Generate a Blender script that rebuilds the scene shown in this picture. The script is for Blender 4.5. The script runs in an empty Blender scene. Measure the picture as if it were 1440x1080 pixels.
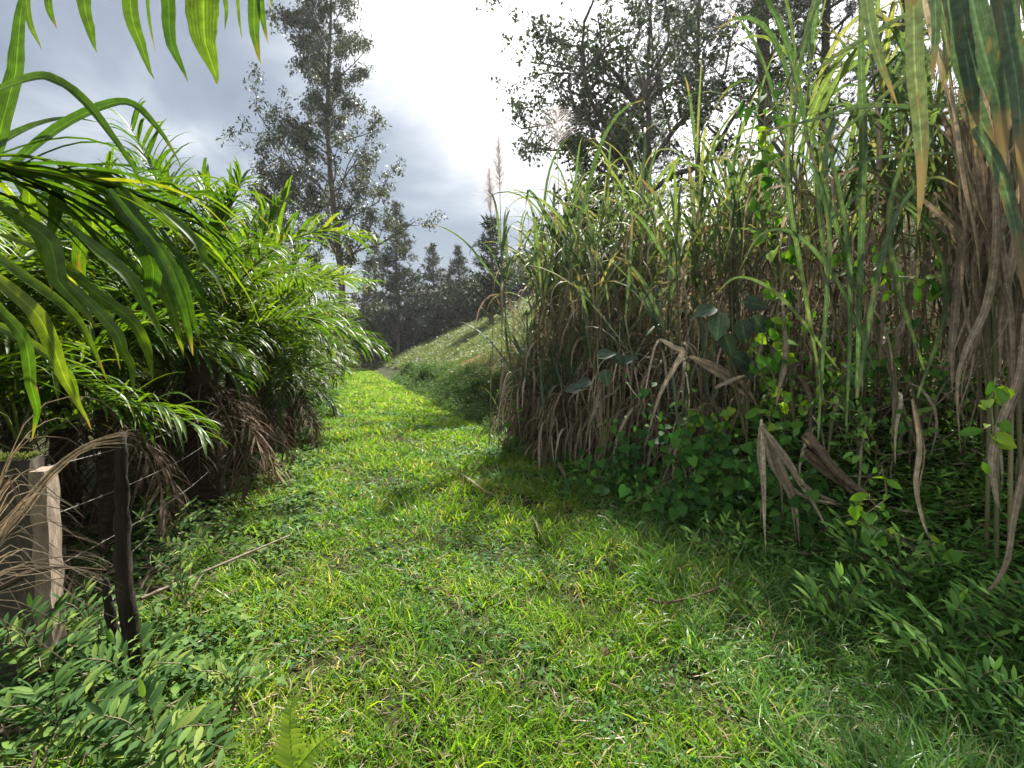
import bpy, math, numpy as np
from math import radians, sin, cos, pi
rng = np.random.default_rng(11)
sc = bpy.context.scene
COL = sc.collection
PITCH = radians(3.2)
CAMZ = 1.6
HAZE = .0003

# ---------------------------------------------------------------- terrain
RY = np.array([-30, 0, 2.3, 4, 6, 8.2, 11.5, 14.4, 19.2, 33, 60, 120.])
RX = np.array([2.9, 2.4, 2.3, 2.1, 1.35, .35, -.5, -1.6, -3.2, -7.6, -16.5, -36.])
LY = np.array([-30, 0, 2, 3.3, 5.8, 9.6, 19.2, 46, 120.])
LX = np.array([-.6, -1.4, -1.65, -1.8, -2.65, -3.9, -6.7, -15, -41.])
def xr(y): return np.interp(y, RY, RX)
def xl(y): return np.interp(y, LY, LX)
def sst(a, b, x):
    t = np.clip((x - a) / (b - a), 0, 1); return t * t * (3 - 2 * t)
def nz(x, y, s=1.0, o=0.0):
    x = x * s + o; y = y * s - o
    return (np.sin(x * 1.3 + 1.7 * np.sin(y * .9 + .3)) + np.sin(y * 1.7 + 1.3 * np.sin(x * 1.1 + 2.)) +
            .6 * np.sin(2.9 * x + 2.3 * y + 1.1 * np.sin(x * 2.1)) + .4 * np.sin(5.1 * y - 4.3 * x)) / 3.0
def H(x, y):
    x = np.asarray(x, float); y = np.asarray(y, float)
    s = x - xr(y)
    bank = np.interp(y, [0, 3, 8, 12, 40, 80], [1.15, 1.15, 1.0, .85, .7, .5])
    z = bank * sst(-.05, 1.35, s + .12 * nz(x, y, 1.6))
    sl = np.maximum(s - 1.1, 0)
    z = z + .45 * sl
    z = np.where(sl > 26, bank + 11.7 + 1.4 * (1 - np.exp(-(sl - 26) / 6)), z)
    z = z + (.10 * nz(x, y, .9, 2) + .16 * nz(x, y, .33, 6)) * sst(1., 3.5, s) * sst(8, 14, y)
    q = xl(y) - x
    z = z - np.clip(.10 * q, 0, 1.6)
    z = z + .03 * nz(x, y, 1.2) + .05 * nz(x, y, .4, 3) * sst(3, 12, np.abs(y))
    return z
def ray(px, py):
    a = (px - 720) / 720; b = (540 - py) / 720
    d = np.array([a, cos(PITCH) + b * sin(PITCH), b * cos(PITCH) - sin(PITCH)])
    return d
def P(px, py, Y):
    d = ray(px, py); k = Y / d[1]
    return np.array([d[0] * k, Y, CAMZ + d[2] * k])
def G(px, py, off=.03):
    d = ray(px, py); t = .8
    while t < 90:
        p = np.array([0, 0, CAMZ]) + d * t
        if p[2] < float(H(p[0], p[1])) + off: break
        t += .01
    return p

# ---------------------------------------------------------------- mesh building
def nrm(v):
    return v / np.maximum(np.linalg.norm(v, axis=-1, keepdims=True), 1e-9)
class MB:
    def __init__(s): s.v = []; s.q = []; s.l = []; s.n = 0
    def add(s, V, Q, L):
        s.v.append(V.reshape(-1, 3)); s.q.append(Q.reshape(-1, 4) + s.n); s.l.append(L.reshape(-1, 3)); s.n += V.reshape(-1, 3).shape[0]
    def mesh(s, name, mat, off=None, smooth=True):
        V = np.concatenate(s.v).astype(np.float32); Q = np.concatenate(s.q).astype(np.int32); L = np.concatenate(s.l).astype(np.float32)
        if off is not None: V = V - np.asarray(off, np.float32)
        m = bpy.data.meshes.new(name)
        m.vertices.add(len(V)); m.vertices.foreach_set('co', V.ravel())
        tri = Q[:, 2] == Q[:, 3]
        if tri.any():
            cnt = np.where(tri, 3, 4); keep = np.ones(Q.shape, bool); keep[tri, 3] = False
            idx = Q[keep]
        else:
            cnt = np.full(len(Q), 4); idx = Q.ravel()
        m.loops.add(len(idx)); m.loops.foreach_set('vertex_index', idx.astype(np.int32))
        m.polygons.add(len(Q)); st = np.concatenate([[0], np.cumsum(cnt)[:-1]]).astype(np.int32)
        m.polygons.foreach_set('loop_start', st)
        m.polygons.foreach_set('use_smooth', np.full(len(Q), smooth))
        a = m.attributes.new('L', 'FLOAT_VECTOR', 'POINT'); a.data.foreach_set('vector', L.ravel())
        m.update(calc_edges=True); m.materials.append(mat)
        return m
    def build(s, name, mat, parent=None, off=None, smooth=True):
        return link(name, s.mesh(name, mat, off, smooth), parent)
def link(name, mesh, parent=None):
    o = bpy.data.objects.new(name, mesh); COL.objects.link(o)
    if parent: o.parent = parent
    return o

def ribbons(mb, P0, D, length, width, droop=0., K=5, prof=None, fold=0., roll=0., rnd=None, wob=0., kink=0., side=None, power=1.):
    P0 = np.atleast_2d(P0).astype(float); N = len(P0)
    D = nrm(np.broadcast_to(np.asarray(D, float), (N, 3)).copy())
    f = lambda a: np.broadcast_to(np.asarray(a, float), (N,)).copy()
    length, width, droop, roll = f(length), f(width), f(droop), f(roll)
    rnd = rng.random(N) if rnd is None else f(rnd)
    if prof is None: prof = np.array([.5, .9, 1, .85, .5, .02])
    prof = np.interp(np.linspace(0, 1, K + 1), np.linspace(0, 1, len(prof)), prof)
    if side is None:
        side = np.cross(D, np.array([0, 0, 1.])); bad = np.linalg.norm(side, axis=1) < .15
        side[bad] = np.cross(D[bad], nrm(rng.normal(size=(bad.sum(), 3)))) if bad.any() else side[bad]
        side = nrm(side)
    else: side = nrm(np.broadcast_to(side, (N, 3)).copy())
    n0 = np.cross(side, D)
    side = side * np.cos(roll)[:, None] + n0 * np.sin(roll)[:, None]
    kk = np.where(rng.random(N) < kink, rng.integers(max(1, K // 3), K, N), 99)
    C = 3 if fold else 2
    V = np.zeros((N, K + 1, C, 3)); L = np.zeros((N, K + 1, C, 3))
    p = P0.copy(); d = D
    for k in range(K + 1):
        side = nrm(side - (side * d).sum(1, keepdims=True) * d)
        n = np.cross(side, d); w = (width * prof[k])[:, None] * .5
        if C == 3:
            V[:, k, 0] = p - side * w + n * w * fold; V[:, k, 1] = p; V[:, k, 2] = p + side * w + n * w * fold
            L[:, k, 1, 2] = .5; L[:, k, 2, 2] = 1
        else:
            V[:, k, 0] = p - side * w; V[:, k, 1] = p + side * w; L[:, k, 1, 2] = 1
        L[:, k, :, 0] = rnd[:, None]; L[:, k, :, 1] = k / K
        if k < K:
            p = p + d * (length / K)[:, None]
            wt = ((k + .5) / K) ** power * (1 + power)
            d = d + np.array([0, 0, -1.]) * (droop / K * wt)[:, None]
            if wob: d = d + rng.normal(size=(N, 3)) * wob
            m = kk == k
            if m.any(): d[m] = d[m] * np.array([.35, .35, .0]) + np.array([0, 0, -1.])
            d = nrm(d)
    i = np.arange(N)[:, None, None] * ((K + 1) * C) + np.arange(K)[None, :, None] * C + np.arange(C - 1)[None, None, :]
    Q = np.stack([i, i + 1, i + 1 + C, i + C], -1)
    mb.add(V, Q, L)
    return V

def spline(pts, n):
    pts = np.asarray(pts, float); m = len(pts)
    if m == 2: return pts[0] + (pts[1] - pts[0]) * np.linspace(0, 1, n)[:, None]
    e = np.concatenate([[2 * pts[0] - pts[1]], pts, [2 * pts[-1] - pts[-2]]])
    t = np.linspace(0, m - 1 - 1e-6, n); i = t.astype(int); u = (t - i)[:, None]
    a, b, c, d = e[i], e[i + 1], e[i + 2], e[i + 3]
    return .5 * (2 * b + (c - a) * u + (2 * a - 5 * b + 4 * c - d) * u ** 2 + (3 * b - a - 3 * c + d) * u ** 3)
def strip(mb, pts, width, face=None, prof=None, fold=.25, rnd=None, n=22, twist=0.):
    """one long leaf through given points; face = direction its upper side looks to"""
    c = spline(pts, n); t = nrm(np.gradient(c, axis=0)); c = c + np.interp(np.arange(n) / 4., np.arange(n // 4 + 2), rng.normal(size=n // 4 + 2))[:, None] * width * .07
    face = np.array([-c[:, 0].mean() * .8, -c[:, 1].mean() * .8, .6]) if face is None else np.asarray(face, float)
    if prof is None: prof = [.45, .85, 1, .95, .75, .45, .03]
    w = np.interp(np.linspace(0, 1, n), np.linspace(0, 1, len(prof)), prof) * width * .5 * (1 + .035 * rng.normal(size=n))
    sd = nrm(np.cross(t, face)); nn = np.cross(sd, t)
    tw = twist * np.linspace(0, 1, n); sd2 = sd * np.cos(tw)[:, None] + nn * np.sin(tw)[:, None]; nn = np.cross(sd2, t)
    V = np.stack([c - sd2 * w[:, None] + nn * w[:, None] * fold, c, c + sd2 * w[:, None] + nn * w[:, None] * fold], 1)
    L = np.zeros((n, 3, 3)); L[..., 0] = rng.random() if rnd is None else rnd
    L[..., 1] = np.linspace(0, 1, n)[:, None]; L[:, 1, 2] = .5; L[:, 2, 2] = 1
    i = np.arange(n - 1)[:, None] * 3 + np.arange(2)[None]
    mb.add(V, np.stack([i, i + 1, i + 4, i + 3], -1), L)
def tube(mb, pts, r, S=6, n=None, rnd=None, cap=True):
    pts = np.asarray(pts, float)
    if n: 
        r = np.interp(np.linspace(0, 1, n), np.linspace(0, 1, len(np.atleast_1d(r))), np.atleast_1d(r)); pts = spline(pts, n)
    M = len(pts); r = np.interp(np.linspace(0, 1, M), np.linspace(0, 1, len(np.atleast_1d(r))), np.atleast_1d(r))
    t = nrm(np.gradient(pts, axis=0)); a = np.array([1., 0, 0]) if abs(t[0][0]) < .8 else np.array([0, 1., 0])
    u = nrm(np.cross(t, a)); v = np.cross(t, u); an = np.arange(S) * 2 * pi / S
    V = pts[:, None] + r[:, None, None] * (u[:, None] * np.cos(an)[None, :, None] + v[:, None] * np.sin(an)[None, :, None])
    L = np.zeros((M, S, 3)); L[..., 0] = rng.random() if rnd is None else rnd; L[..., 1] = np.linspace(0, 1, M)[:, None]; L[..., 2] = np.abs(np.sin(an / 2))
    i = np.arange(M - 1)[:, None] * S; j = np.arange(S)[None]; j2 = (j + 1) % S
    Q = np.stack([i + j, i + j2, i + S + j2, i + S + j], -1).reshape(-1, 4)
    V = V.reshape(-1, 3); L = L.reshape(-1, 3)
    if cap:
        c = len(V); V = np.vstack([V, pts[-1:]]); L = np.vstack([L, L[-1:]])
        b = (M - 1) * S; Q = np.vstack([Q, np.array([[b + k, b + (k + 1) % S, c, c] for k in range(S)])])
    mb.add(V, Q, L)
def scat(mb, tv, tq, pos, D, scale, up=None, rnd=None, tl=None, jit=.5):
    """place a small leaf template (x across, y along, z normal) many times"""
    N = len(pos); y = nrm(D + 0.0)
    up = np.array([0, 0, 1.]) if up is None else up
    upn = nrm(np.broadcast_to(up, (N, 3)) + rng.normal(size=(N, 3)) * jit * .6)
    x = nrm(np.cross(y, upn)); z = np.cross(x, y); s = np.broadcast_to(scale, (N,))[:, None, None]
    V = pos[:, None] + s * (tv[None, :, 0:1] * x[:, None] + tv[None, :, 1:2] * y[:, None] + tv[None, :, 2:3] * z[:, None])
    M = len(tv); Q = tq[None] + (np.arange(N) * M)[:, None, None]
    L = np.zeros((N, M, 3)); L[..., 0] = (rng.random(N) if rnd is None else rnd)[:, None]
    L[..., 1] = tv[None, :, 1]; L[..., 2] = tv[None, :, 0] + .5
    mb.add(V, Q, L)
def leaf_t(w, prof, K=4, fold=.15, curl=.15):
    ys = np.linspace(0, 1, K + 1); p = np.interp(ys, np.linspace(0, 1, len(prof)), prof) * w * .5
    v = []
    for k in range(K + 1):
        z = -curl * ys[k] ** 2
        v += [(-p[k], ys[k], z + fold * p[k]), (0, ys[k], z), (p[k], ys[k], z + fold * p[k])]
    q = [(3 * k + c, 3 * k + c + 1, 3 * k + c + 4, 3 * k + c + 3) for k in range(K) for c in (0, 1)]
    return np.array(v, float), np.array(q)
HEART = (np.array([(0, .0, 0), (-.28, -.12, .06), (-.5, .12, .1), (-.4, .5, .05), (0, 1, -.12), (0, .45, -.02), (.4, .5, .05), (.5, .12, .1), (.28, -.12, .06)], float),
         np.array([(0, 1, 2, 5), (2, 3, 4, 5), (5, 4, 6, 7), (0, 5, 7, 8)]))
OVAL = leaf_t(.5, [.15, .85, 1, .7, .02], 4)
LANCE = leaf_t(.26, [.2, .9, 1, .7, .02], 4, .2, .2)
LANCE2 = leaf_t(.30, [.3, 1, .75, .02], 2, .2, .15)
DIAM = (np.array([(0, 0, 0), (-.2, .45, .03), (0, 1, -.05), (.2, .45, .03)], float), np.array([(0, 3, 2, 1)]))
DIAMW = (np.array([(0, 0, 0), (-.36, .45, .05), (0, 1, -.05), (.36, .45, .05)], float), np.array([(0, 3, 2, 1)]))

# ---------------------------------------------------------------- object bookkeeping
def tag(o, label=None, cat=None, group=None, kind=None):
    for k, v in (('label', label), ('category', cat), ('group', group), ('kind', kind)):
        if v: o[k] = v
    return o
def thing(name, label, cat, loc=(0, 0, 0), rz=0., group=None):
    o = bpy.data.objects.new(name, None); COL.objects.link(o); o.location = [float(a) for a in loc]; o.rotation_euler = (0, 0, rz)
    o.empty_display_size = .1
    return tag(o, label, cat, group)
KIDS = {}
def kids(o):
    return [c for c in o.children]
def dup(root, loc, rz, scale=1., label=None, tilt=(0, 0), zs=None):
    r = root.copy(); COL.objects.link(r); r.location = [float(a) for a in loc]; r.rotation_euler = (tilt[0], tilt[1], rz)
    r.scale = (scale, scale, zs or scale)
    if label: r['label'] = label
    for ch in kids(root):
        c = ch.copy(); COL.objects.link(c); c.parent = r
        for g in kids(ch):
            e = g.copy(); COL.objects.link(e); e.parent = c
    return r

# ---------------------------------------------------------------- materials
def new_mat(name):
    m = bpy.data.materials.new(name); m.use_nodes = True; nt = m.node_tree; nt.nodes.clear()
    return m, nt, nt.nodes.new, nt.links.new
def ramp(nt, stops, src):
    r = nt.nodes.new('ShaderNodeValToRGB'); cr = r.color_ramp
    while len(cr.elements) > 1: cr.elements.remove(cr.elements[-1])
    for i, (p, c) in enumerate(stops):
        e = cr.elements[0] if i == 0 else cr.elements.new(p)
        e.position = p; e.color = (*c, 1)
    nt.links.new(src, r.inputs[0]); return r
def leaf_mat(name, stops, trans=.4, rough=.45, spec=.4, tint=(1.15, 1.25, .55), tip=None, tipfrom=.75, stripes=.25, blot=None, scale=9., blot_at=.56):
    m, nt, N, Lk = new_mat(name)
    at = N('ShaderNodeAttribute'); at.attribute_name = 'L'; sx = N('ShaderNodeSeparateXYZ'); Lk(at.outputs['Vector'], sx.inputs[0])
    # each leaf's own colour with a slow patchiness over the plant
    tc = N('ShaderNodeTexCoord'); no = N('ShaderNodeTexNoise'); no.inputs['Scale'].default_value = 1.1; no.inputs['Detail'].default_value = 3
    geo = N('ShaderNodeNewGeometry'); Lk(geo.outputs['Position'], no.inputs['Vector'])
    ad = N('ShaderNodeMath'); ad.operation = 'MULTIPLY_ADD'; Lk(no.outputs[0], ad.inputs[0]); ad.inputs[1].default_value = .9; Lk(sx.outputs[0], ad.inputs[2])
    sb = N('ShaderNodeMath'); sb.operation = 'SUBTRACT'; sb.use_clamp = True; Lk(ad.outputs[0], sb.inputs[0]); sb.inputs[1].default_value = .45
    col = ramp(nt, stops, sb.outputs[0]).outputs[0]
    # veins across the blade
    if stripes:
        w = N('ShaderNodeMath'); w.operation = 'MULTIPLY'; Lk(sx.outputs[2], w.inputs[0]); w.inputs[1].default_value = 56.
        sn = N('ShaderNodeMath'); sn.operation = 'SINE'; Lk(w.outputs[0], sn.inputs[0])
        mr = N('ShaderNodeMapRange'); Lk(sn.outputs[0], mr.inputs[0]); mr.inputs[1].default_value = -1; mr.inputs[2].default_value = 1
        mr.inputs[3].default_value = 1 - stripes; mr.inputs[4].default_value = 1 + stripes * .4
        vm = N('ShaderNodeVectorMath'); vm.operation = 'SCALE'; Lk(col, vm.inputs[0]); Lk(mr.outputs[0], vm.inputs['Scale']); col = vm.outputs[0]
    if stripes:
        mz = N('ShaderNodeMath'); mz.operation = 'SUBTRACT'; Lk(sx.outputs[2], mz.inputs[0]); mz.inputs[1].default_value = .5
        mb_ = N('ShaderNodeMath'); mb_.operation = 'ABSOLUTE'; Lk(mz.outputs[0], mb_.inputs[0])
        mr = N('ShaderNodeMapRange'); Lk(mb_.outputs[0], mr.inputs[0]); mr.inputs[1].default_value = .03; mr.inputs[2].default_value = .07; mr.inputs[3].default_value = 1.7; mr.inputs[4].default_value = 1.
        ns = N('ShaderNodeTexNoise'); ns.inputs['Scale'].default_value = 38.; ns.inputs['Detail'].default_value = 4; Lk(geo.outputs['Position'], ns.inputs['Vector'])
        m2 = N('ShaderNodeMapRange'); Lk(ns.outputs[0], m2.inputs[0]); m2.inputs[1].default_value = .3; m2.inputs[2].default_value = .7; m2.inputs[3].default_value = .62; m2.inputs[4].default_value = 1.3
        mm = N('ShaderNodeMath'); mm.operation = 'MULTIPLY'; Lk(mr.outputs[0], mm.inputs[0]); Lk(m2.outputs[0], mm.inputs[1])
        vm = N('ShaderNodeVectorMath'); vm.operation = 'SCALE'; Lk(col, vm.inputs[0]); Lk(mm.outputs[0], vm.inputs['Scale']); col = vm.outputs[0]
    if tip:
        mr = N('ShaderNodeMapRange'); n2 = N('ShaderNodeTexNoise'); n2.inputs['Scale'].default_value = scale; Lk(geo.outputs['Position'], n2.inputs['Vector'])
        a2 = N('ShaderNodeMath'); a2.operation = 'MULTIPLY_ADD'; Lk(n2.outputs[0], a2.inputs[0]); a2.inputs[1].default_value = .7; Lk(sx.outputs[1], a2.inputs[2])
        Lk(a2.outputs[0], mr.inputs[0]); mr.inputs[1].default_value = tipfrom + .3; mr.inputs[2].default_value = tipfrom + .5
        mx = N('ShaderNodeMix'); mx.data_type = 'RGBA'; Lk(mr.outputs[0], mx.inputs[0]); Lk(col, mx.inputs[6]); mx.inputs[7].default_value = (*tip, 1); col = mx.outputs[2]
    if blot:
        n3 = N('ShaderNodeTexNoise'); n3.inputs['Scale'].default_value = 30.; n3.inputs['Detail'].default_value = 5; mpp = N('ShaderNodeMapping'); mpp.inputs['Scale'].default_value = (1.3, 1.3, .22); Lk(geo.outputs['Position'], mpp.inputs[0]); Lk(mpp.outputs[0], n3.inputs['Vector'])
        mr = N('ShaderNodeMapRange'); Lk(n3.outputs[0], mr.inputs[0]); mr.inputs[1].default_value = blot_at; mr.inputs[2].default_value = blot_at + .1
        mx = N('ShaderNodeMix'); mx.data_type = 'RGBA'; Lk(mr.outputs[0], mx.inputs[0]); Lk(col, mx.inputs[6]); mx.inputs[7].default_value = (*blot, 1); col = mx.outputs[2]
    b = N('ShaderNodeBsdfPrincipled'); Lk(col, b.inputs['Base Color']); b.inputs['Roughness'].default_value = rough
    b.inputs['Specular IOR Level'].default_value = spec
    o = N('ShaderNodeOutputMaterial')
    if trans:
        tm = N('ShaderNodeVectorMath'); tm.operation = 'MULTIPLY'; Lk(col, tm.inputs[0]); tm.inputs[1].default_value = tint
        t = N('ShaderNodeBsdfTranslucent'); Lk(tm.outputs[0], t.inputs[0])
        mx = N('ShaderNodeMixShader'); mx.inputs[0].default_value = trans; Lk(b.outputs[0], mx.inputs[1]); Lk(t.outputs[0], mx.inputs[2]); Lk(mx.outputs[0], o.inputs[0])
    else: Lk(b.outputs[0], o.inputs[0])
    return m
def rough_mat(name, stops, scale=6., rough=.9, bump=.4, detail=6, stretch=(1, 1, 1), dist=.02):
    m, nt, N, Lk = new_mat(name)
    tc = N('ShaderNodeTexCoord'); mp = N('ShaderNodeMapping'); mp.inputs['Scale'].default_value = stretch; Lk(tc.outputs['Object'], mp.inputs[0])
    no = N('ShaderNodeTexNoise'); no.inputs['Scale'].default_value = scale; no.inputs['Detail'].default_value = detail; no.inputs['Roughness'].default_value = .65; Lk(mp.outputs[0], no.inputs['Vector'])
    r = ramp(nt, stops, no.outputs[0]); b = N('ShaderNodeBsdfPrincipled'); Lk(r.outputs[0], b.inputs['Base Color']); b.inputs['Roughness'].default_value = rough
    b.inputs['Specular IOR Level'].default_value = .2
    bp = N('ShaderNodeBump'); bp.inputs['Strength'].default_value = bump; bp.inputs['Distance'].default_value = dist; Lk(no.outputs[0], bp.inputs['Height']); Lk(bp.outputs[0], b.inputs['Normal'])
    o = N('ShaderNodeOutputMaterial'); Lk(b.outputs[0], o.inputs[0]); return m
M = {}
M['grass'] = leaf_mat('grass_blade', [(0, (.028, .075, .010)), (.35, (.065, .15, .015)), (.7, (.135, .25, .022)), (.9, (.22, .30, .035)), (1, (.36, .30, .16))], .5, .55, .2, (1.35, 1.35, .45), stripes=0)
M['grass_long'] = leaf_mat('long_grass_blade', [(0, (.03, .085, .025)), (.5, (.065, .165, .035)), (.9, (.12, .23, .045)), (1, (.28, .24, .13))], .4, .4, .4, stripes=0)
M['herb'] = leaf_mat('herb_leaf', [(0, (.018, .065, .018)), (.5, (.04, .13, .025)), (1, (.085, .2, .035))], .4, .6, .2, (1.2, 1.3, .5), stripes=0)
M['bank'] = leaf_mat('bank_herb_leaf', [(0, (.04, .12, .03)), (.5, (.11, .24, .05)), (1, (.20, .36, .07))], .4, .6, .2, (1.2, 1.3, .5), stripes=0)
M['pinnate'] = leaf_mat('pinnate_leaf', [(0, (.02, .055, .015)), (.5, (.06, .125, .03)), (.8, (.12, .2, .04)), (1, (.2, .25, .06))], .4, .65, .15, (1.2, 1.3, .5), stripes=0)
M['vine'] = leaf_mat('vine_leaf', [(0, (.03, .11, .015)), (.6, (.09, .22, .02)), (1, (.22, .34, .02))], .45, .55, .2, (1.3, 1.3, .4), stripes=0)
M['bluish'] = leaf_mat('bluish_leaf', [(0, (.018, .035, .022)), (1, (.04, .07, .04))], .2, .5, .3, stripes=.15)
M['palm'] = leaf_mat('palm_leaflet', [(0, (.020, .055, .012)), (.45, (.040, .10, .013)), (.85, (.095, .165, .018)), (1, (.18, .20, .03))], .48, .45, .3, (1.6, 1.45, .35), tip=(.22, .17, .06), tipfrom=.93, stripes=.3, blot=(.14, .09, .03), blot_at=.66)
M['cane'] = leaf_mat('cane_blade', [(0, (.045, .085, .042)), (.5, (.085, .135, .06)), (.85, (.14, .19, .065)), (1, (.23, .23, .10))], .38, .55, .25, (1.2, 1.25, .6), tip=(.24, .18, .10), tipfrom=.85, stripes=.3, blot=(.2, .14, .07), blot_at=.62)
M['caneblue'] = leaf_mat('cane_blade_grey', [(0, (.045, .08, .055)), (.6, (.075, .115, .07)), (1, (.12, .15, .08))], .28, .6, .25, (1.2, 1.25, .6), tip=(.20, .14, .08), tipfrom=.7, stripes=.12, blot=(.14, .10, .055), blot_at=.58)
M['dead'] = leaf_mat('dead_leaf', [(0, (.07, .045, .028)), (.4, (.16, .125, .09)), (.75, (.28, .23, .175)), (1, (.42, .36, .28))], .25, .75, .15, (1.1, 1., .8), stripes=.35)
M['deaddark'] = leaf_mat('dead_leaf_dark', [(0, (.035, .024, .016)), (.6, (.09, .065, .045)), (1, (.19, .145, .105))], .2, .8, .12, (1.1, 1., .8), stripes=.3)
M['stem'] = leaf_mat('cane_stem', [(0, (.08, .09, .04)), (.5, (.15, .13, .07)), (1, (.22, .19, .11))], 0, .5, .35, stripes=0, blot=(.06, .045, .03))
M['rachis'] = leaf_mat('palm_rachis', [(0, (.07, .10, .02)), (1, (.16, .17, .04))], 0, .45, .4, stripes=0)
M['fern'] = leaf_mat('fern_leaf', [(0, (.16, .28, .03)), (1, (.26, .38, .05))], .45, .6, .2, (1.3, 1.2, .4), stripes=0)
M['hill'] = leaf_mat('hill_weed', [(0, (.05, .07, .03)), (.4, (.09, .12, .04)), (.75, (.15, .165, .06)), (1, (.25, .20, .12))], .35, .6, .2, stripes=0)
M['shrub'] = leaf_mat('shrub_leaf', [(0, (.022, .055, .014)), (.6, (.05, .10, .022)), (1, (.11, .16, .03))], .35, .75, .08, stripes=0)
M['euc'] = leaf_mat('tree_leaf', [(0, (.022, .032, .018)), (.6, (.045, .06, .03)), (1, (.085, .10, .045))], .3, .5, .35, (1.1, 1.15, .7), stripes=0)
M['broad'] = leaf_mat('broad_tree_leaf', [(0, (.018, .03, .014)), (.6, (.035, .055, .024)), (1, (.07, .09, .035))], .3, .5, .35, (1.1, 1.15, .7), stripes=0)
M['needle'] = leaf_mat('pine_needle', [(0, (.014, .024, .014)), (.6, (.025, .04, .02)), (1, (.05, .062, .03))], .15, .55, .3, stripes=0)
M['plume'] = leaf_mat('flower_plume', [(0, (.55, .50, .50)), (1, (.75, .70, .70))], .45, .8, .1, (1., 1., 1.), stripes=0)
M['bark'] = rough_mat('bark', [(.3, (.03, .025, .02)), (.55, (.09, .075, .06)), (.75, (.17, .15, .125))], 5., .95, .6, 8, (4, 4, .6))
M['palmtrunk'] = rough_mat('palm_trunk', [(.3, (.018, .013, .01)), (.6, (.06, .045, .032)), (.8, (.13, .1, .075))], 7., .95, .8, 8, (2, 2, 5))
M['rotten'] = rough_mat('rotten_wood', [(.3, (.008, .007, .005)), (.6, (.028, .022, .016)), (.8, (.08, .065, .045))], 6., .95, 1., 8, (5, 5, .7))
M['concrete'] = rough_mat('weathered_concrete', [(.25, (.02, .018, .014)), (.5, (.055, .048, .038)), (.75, (.12, .105, .085))], 12., .95, .8, 10, (1, 1, .6), .01)
M['plank'] = rough_mat('pale_rough_face', [(.25, (.09, .065, .05)), (.5, (.20, .155, .12)), (.8, (.33, .27, .21))], 14., .9, 1., 10, (1.5, 1.5, .5), .012)
M['wire'] = rough_mat('rusty_wire', [(.3, (.12, .10, .09)), (.7, (.25, .23, .21))], 30., .6, .1)
M['moss'] = rough_mat('moss', [(.3, (.05, .07, .01)), (.6, (.12, .15, .02)), (.8, (.2, .2, .03))], 25., .95, 1., 8)
M['soil'] = rough_mat('red_soil', [(.3, (.12, .05, .028)), (.6, (.22, .10, .055)), (.8, (.32, .17, .10))], 7., .95, .8)

# ground
m, nt, N, Lk = new_mat('ground')
geo = N('ShaderNodeNewGeometry'); n1 = N('ShaderNodeTexNoise'); n1.inputs['Scale'].default_value = 9; n1.inputs['Detail'].default_value = 9; n1.inputs['Roughness'].default_value = .7
Lk(geo.outputs['Position'], n1.inputs['Vector'])
r1 = ramp(nt, [(.32, (.010, .009, .005)), (.5, (.025, .028, .010)), (.62, (.04, .05, .015)), (.75, (.09, .07, .045))], n1.outputs[0])
b = N('ShaderNodeBsdfPrincipled'); b.inputs['Roughness'].default_value = .95; b.inputs['Specular IOR Level'].default_value = .1
n2 = N('ShaderNodeTexNoise'); n2.inputs['Scale'].default_value = .5; n2.inputs['Detail'].default_value = 6; Lk(geo.outputs['Position'], n2.inputs['Vector'])
r2 = ramp(nt, [(.35, (.045, .06, .02)), (.55, (.07, .10, .03)), (.7, (.13, .13, .06))], n2.outputs[0])
sx = N('ShaderNodeSeparateXYZ'); Lk(geo.outputs['Position'], sx.inputs[0]); mr = N('ShaderNodeMapRange'); Lk(sx.outputs[2], mr.inputs[0]); mr.inputs[1].default_value = .9; mr.inputs[2].default_value = 1.8
mx = N('ShaderNodeMix'); mx.data_type = 'RGBA'; Lk(mr.outputs[0], mx.inputs[0]); Lk(r1.outputs[0], mx.inputs[6]); Lk(r2.outputs[0], mx.inputs[7]); Lk(mx.outputs[2], b.inputs['Base Color'])
bp = N('ShaderNodeBump'); bp.inputs['Strength'].default_value = .7; bp.inputs['Distance'].default_value = .05; Lk(n1.outputs[0], bp.inputs['Height']); Lk(bp.outputs[0], b.inputs['Normal'])
o = N('ShaderNodeOutputMaterial'); Lk(b.outputs[0], o.inputs[0]); M['ground'] = m

# ---------------------------------------------------------------- ground sheet
def axis(parts):
    return np.unique(np.concatenate([np.arange(a, b, s) for a, b, s in parts]))
gx = axis([(-900, -100, 60), (-100, -20, 4), (-20, -6, .8), (-6, 5, .15), (5, 20, .6), (20, 100, 4), (100, 901, 60)])
gy = axis([(-300, -20, 40), (-20, -2, 2), (-2, 14, .15), (14, 30, .5), (30, 120, 2), (120, 1000, 40)])
X, Y = np.meshgrid(gx, gy); Z = H(X, Y)
Z = np.where(Y > 90, Z - np.clip((Y - 90) * .08, 0, 12), Z)
mb = MB(); V = np.stack([X, Y, Z], -1); nx, ny = len(gx), len(gy)
i = (np.arange(ny - 1)[:, None] * nx + np.arange(nx - 1)[None])
mb.add(V, np.stack([i, i + 1, i + 1 + nx, i + nx], -1), np.zeros(V.shape))
tag(mb.build('ground', M['ground']), kind='structure')
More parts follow.
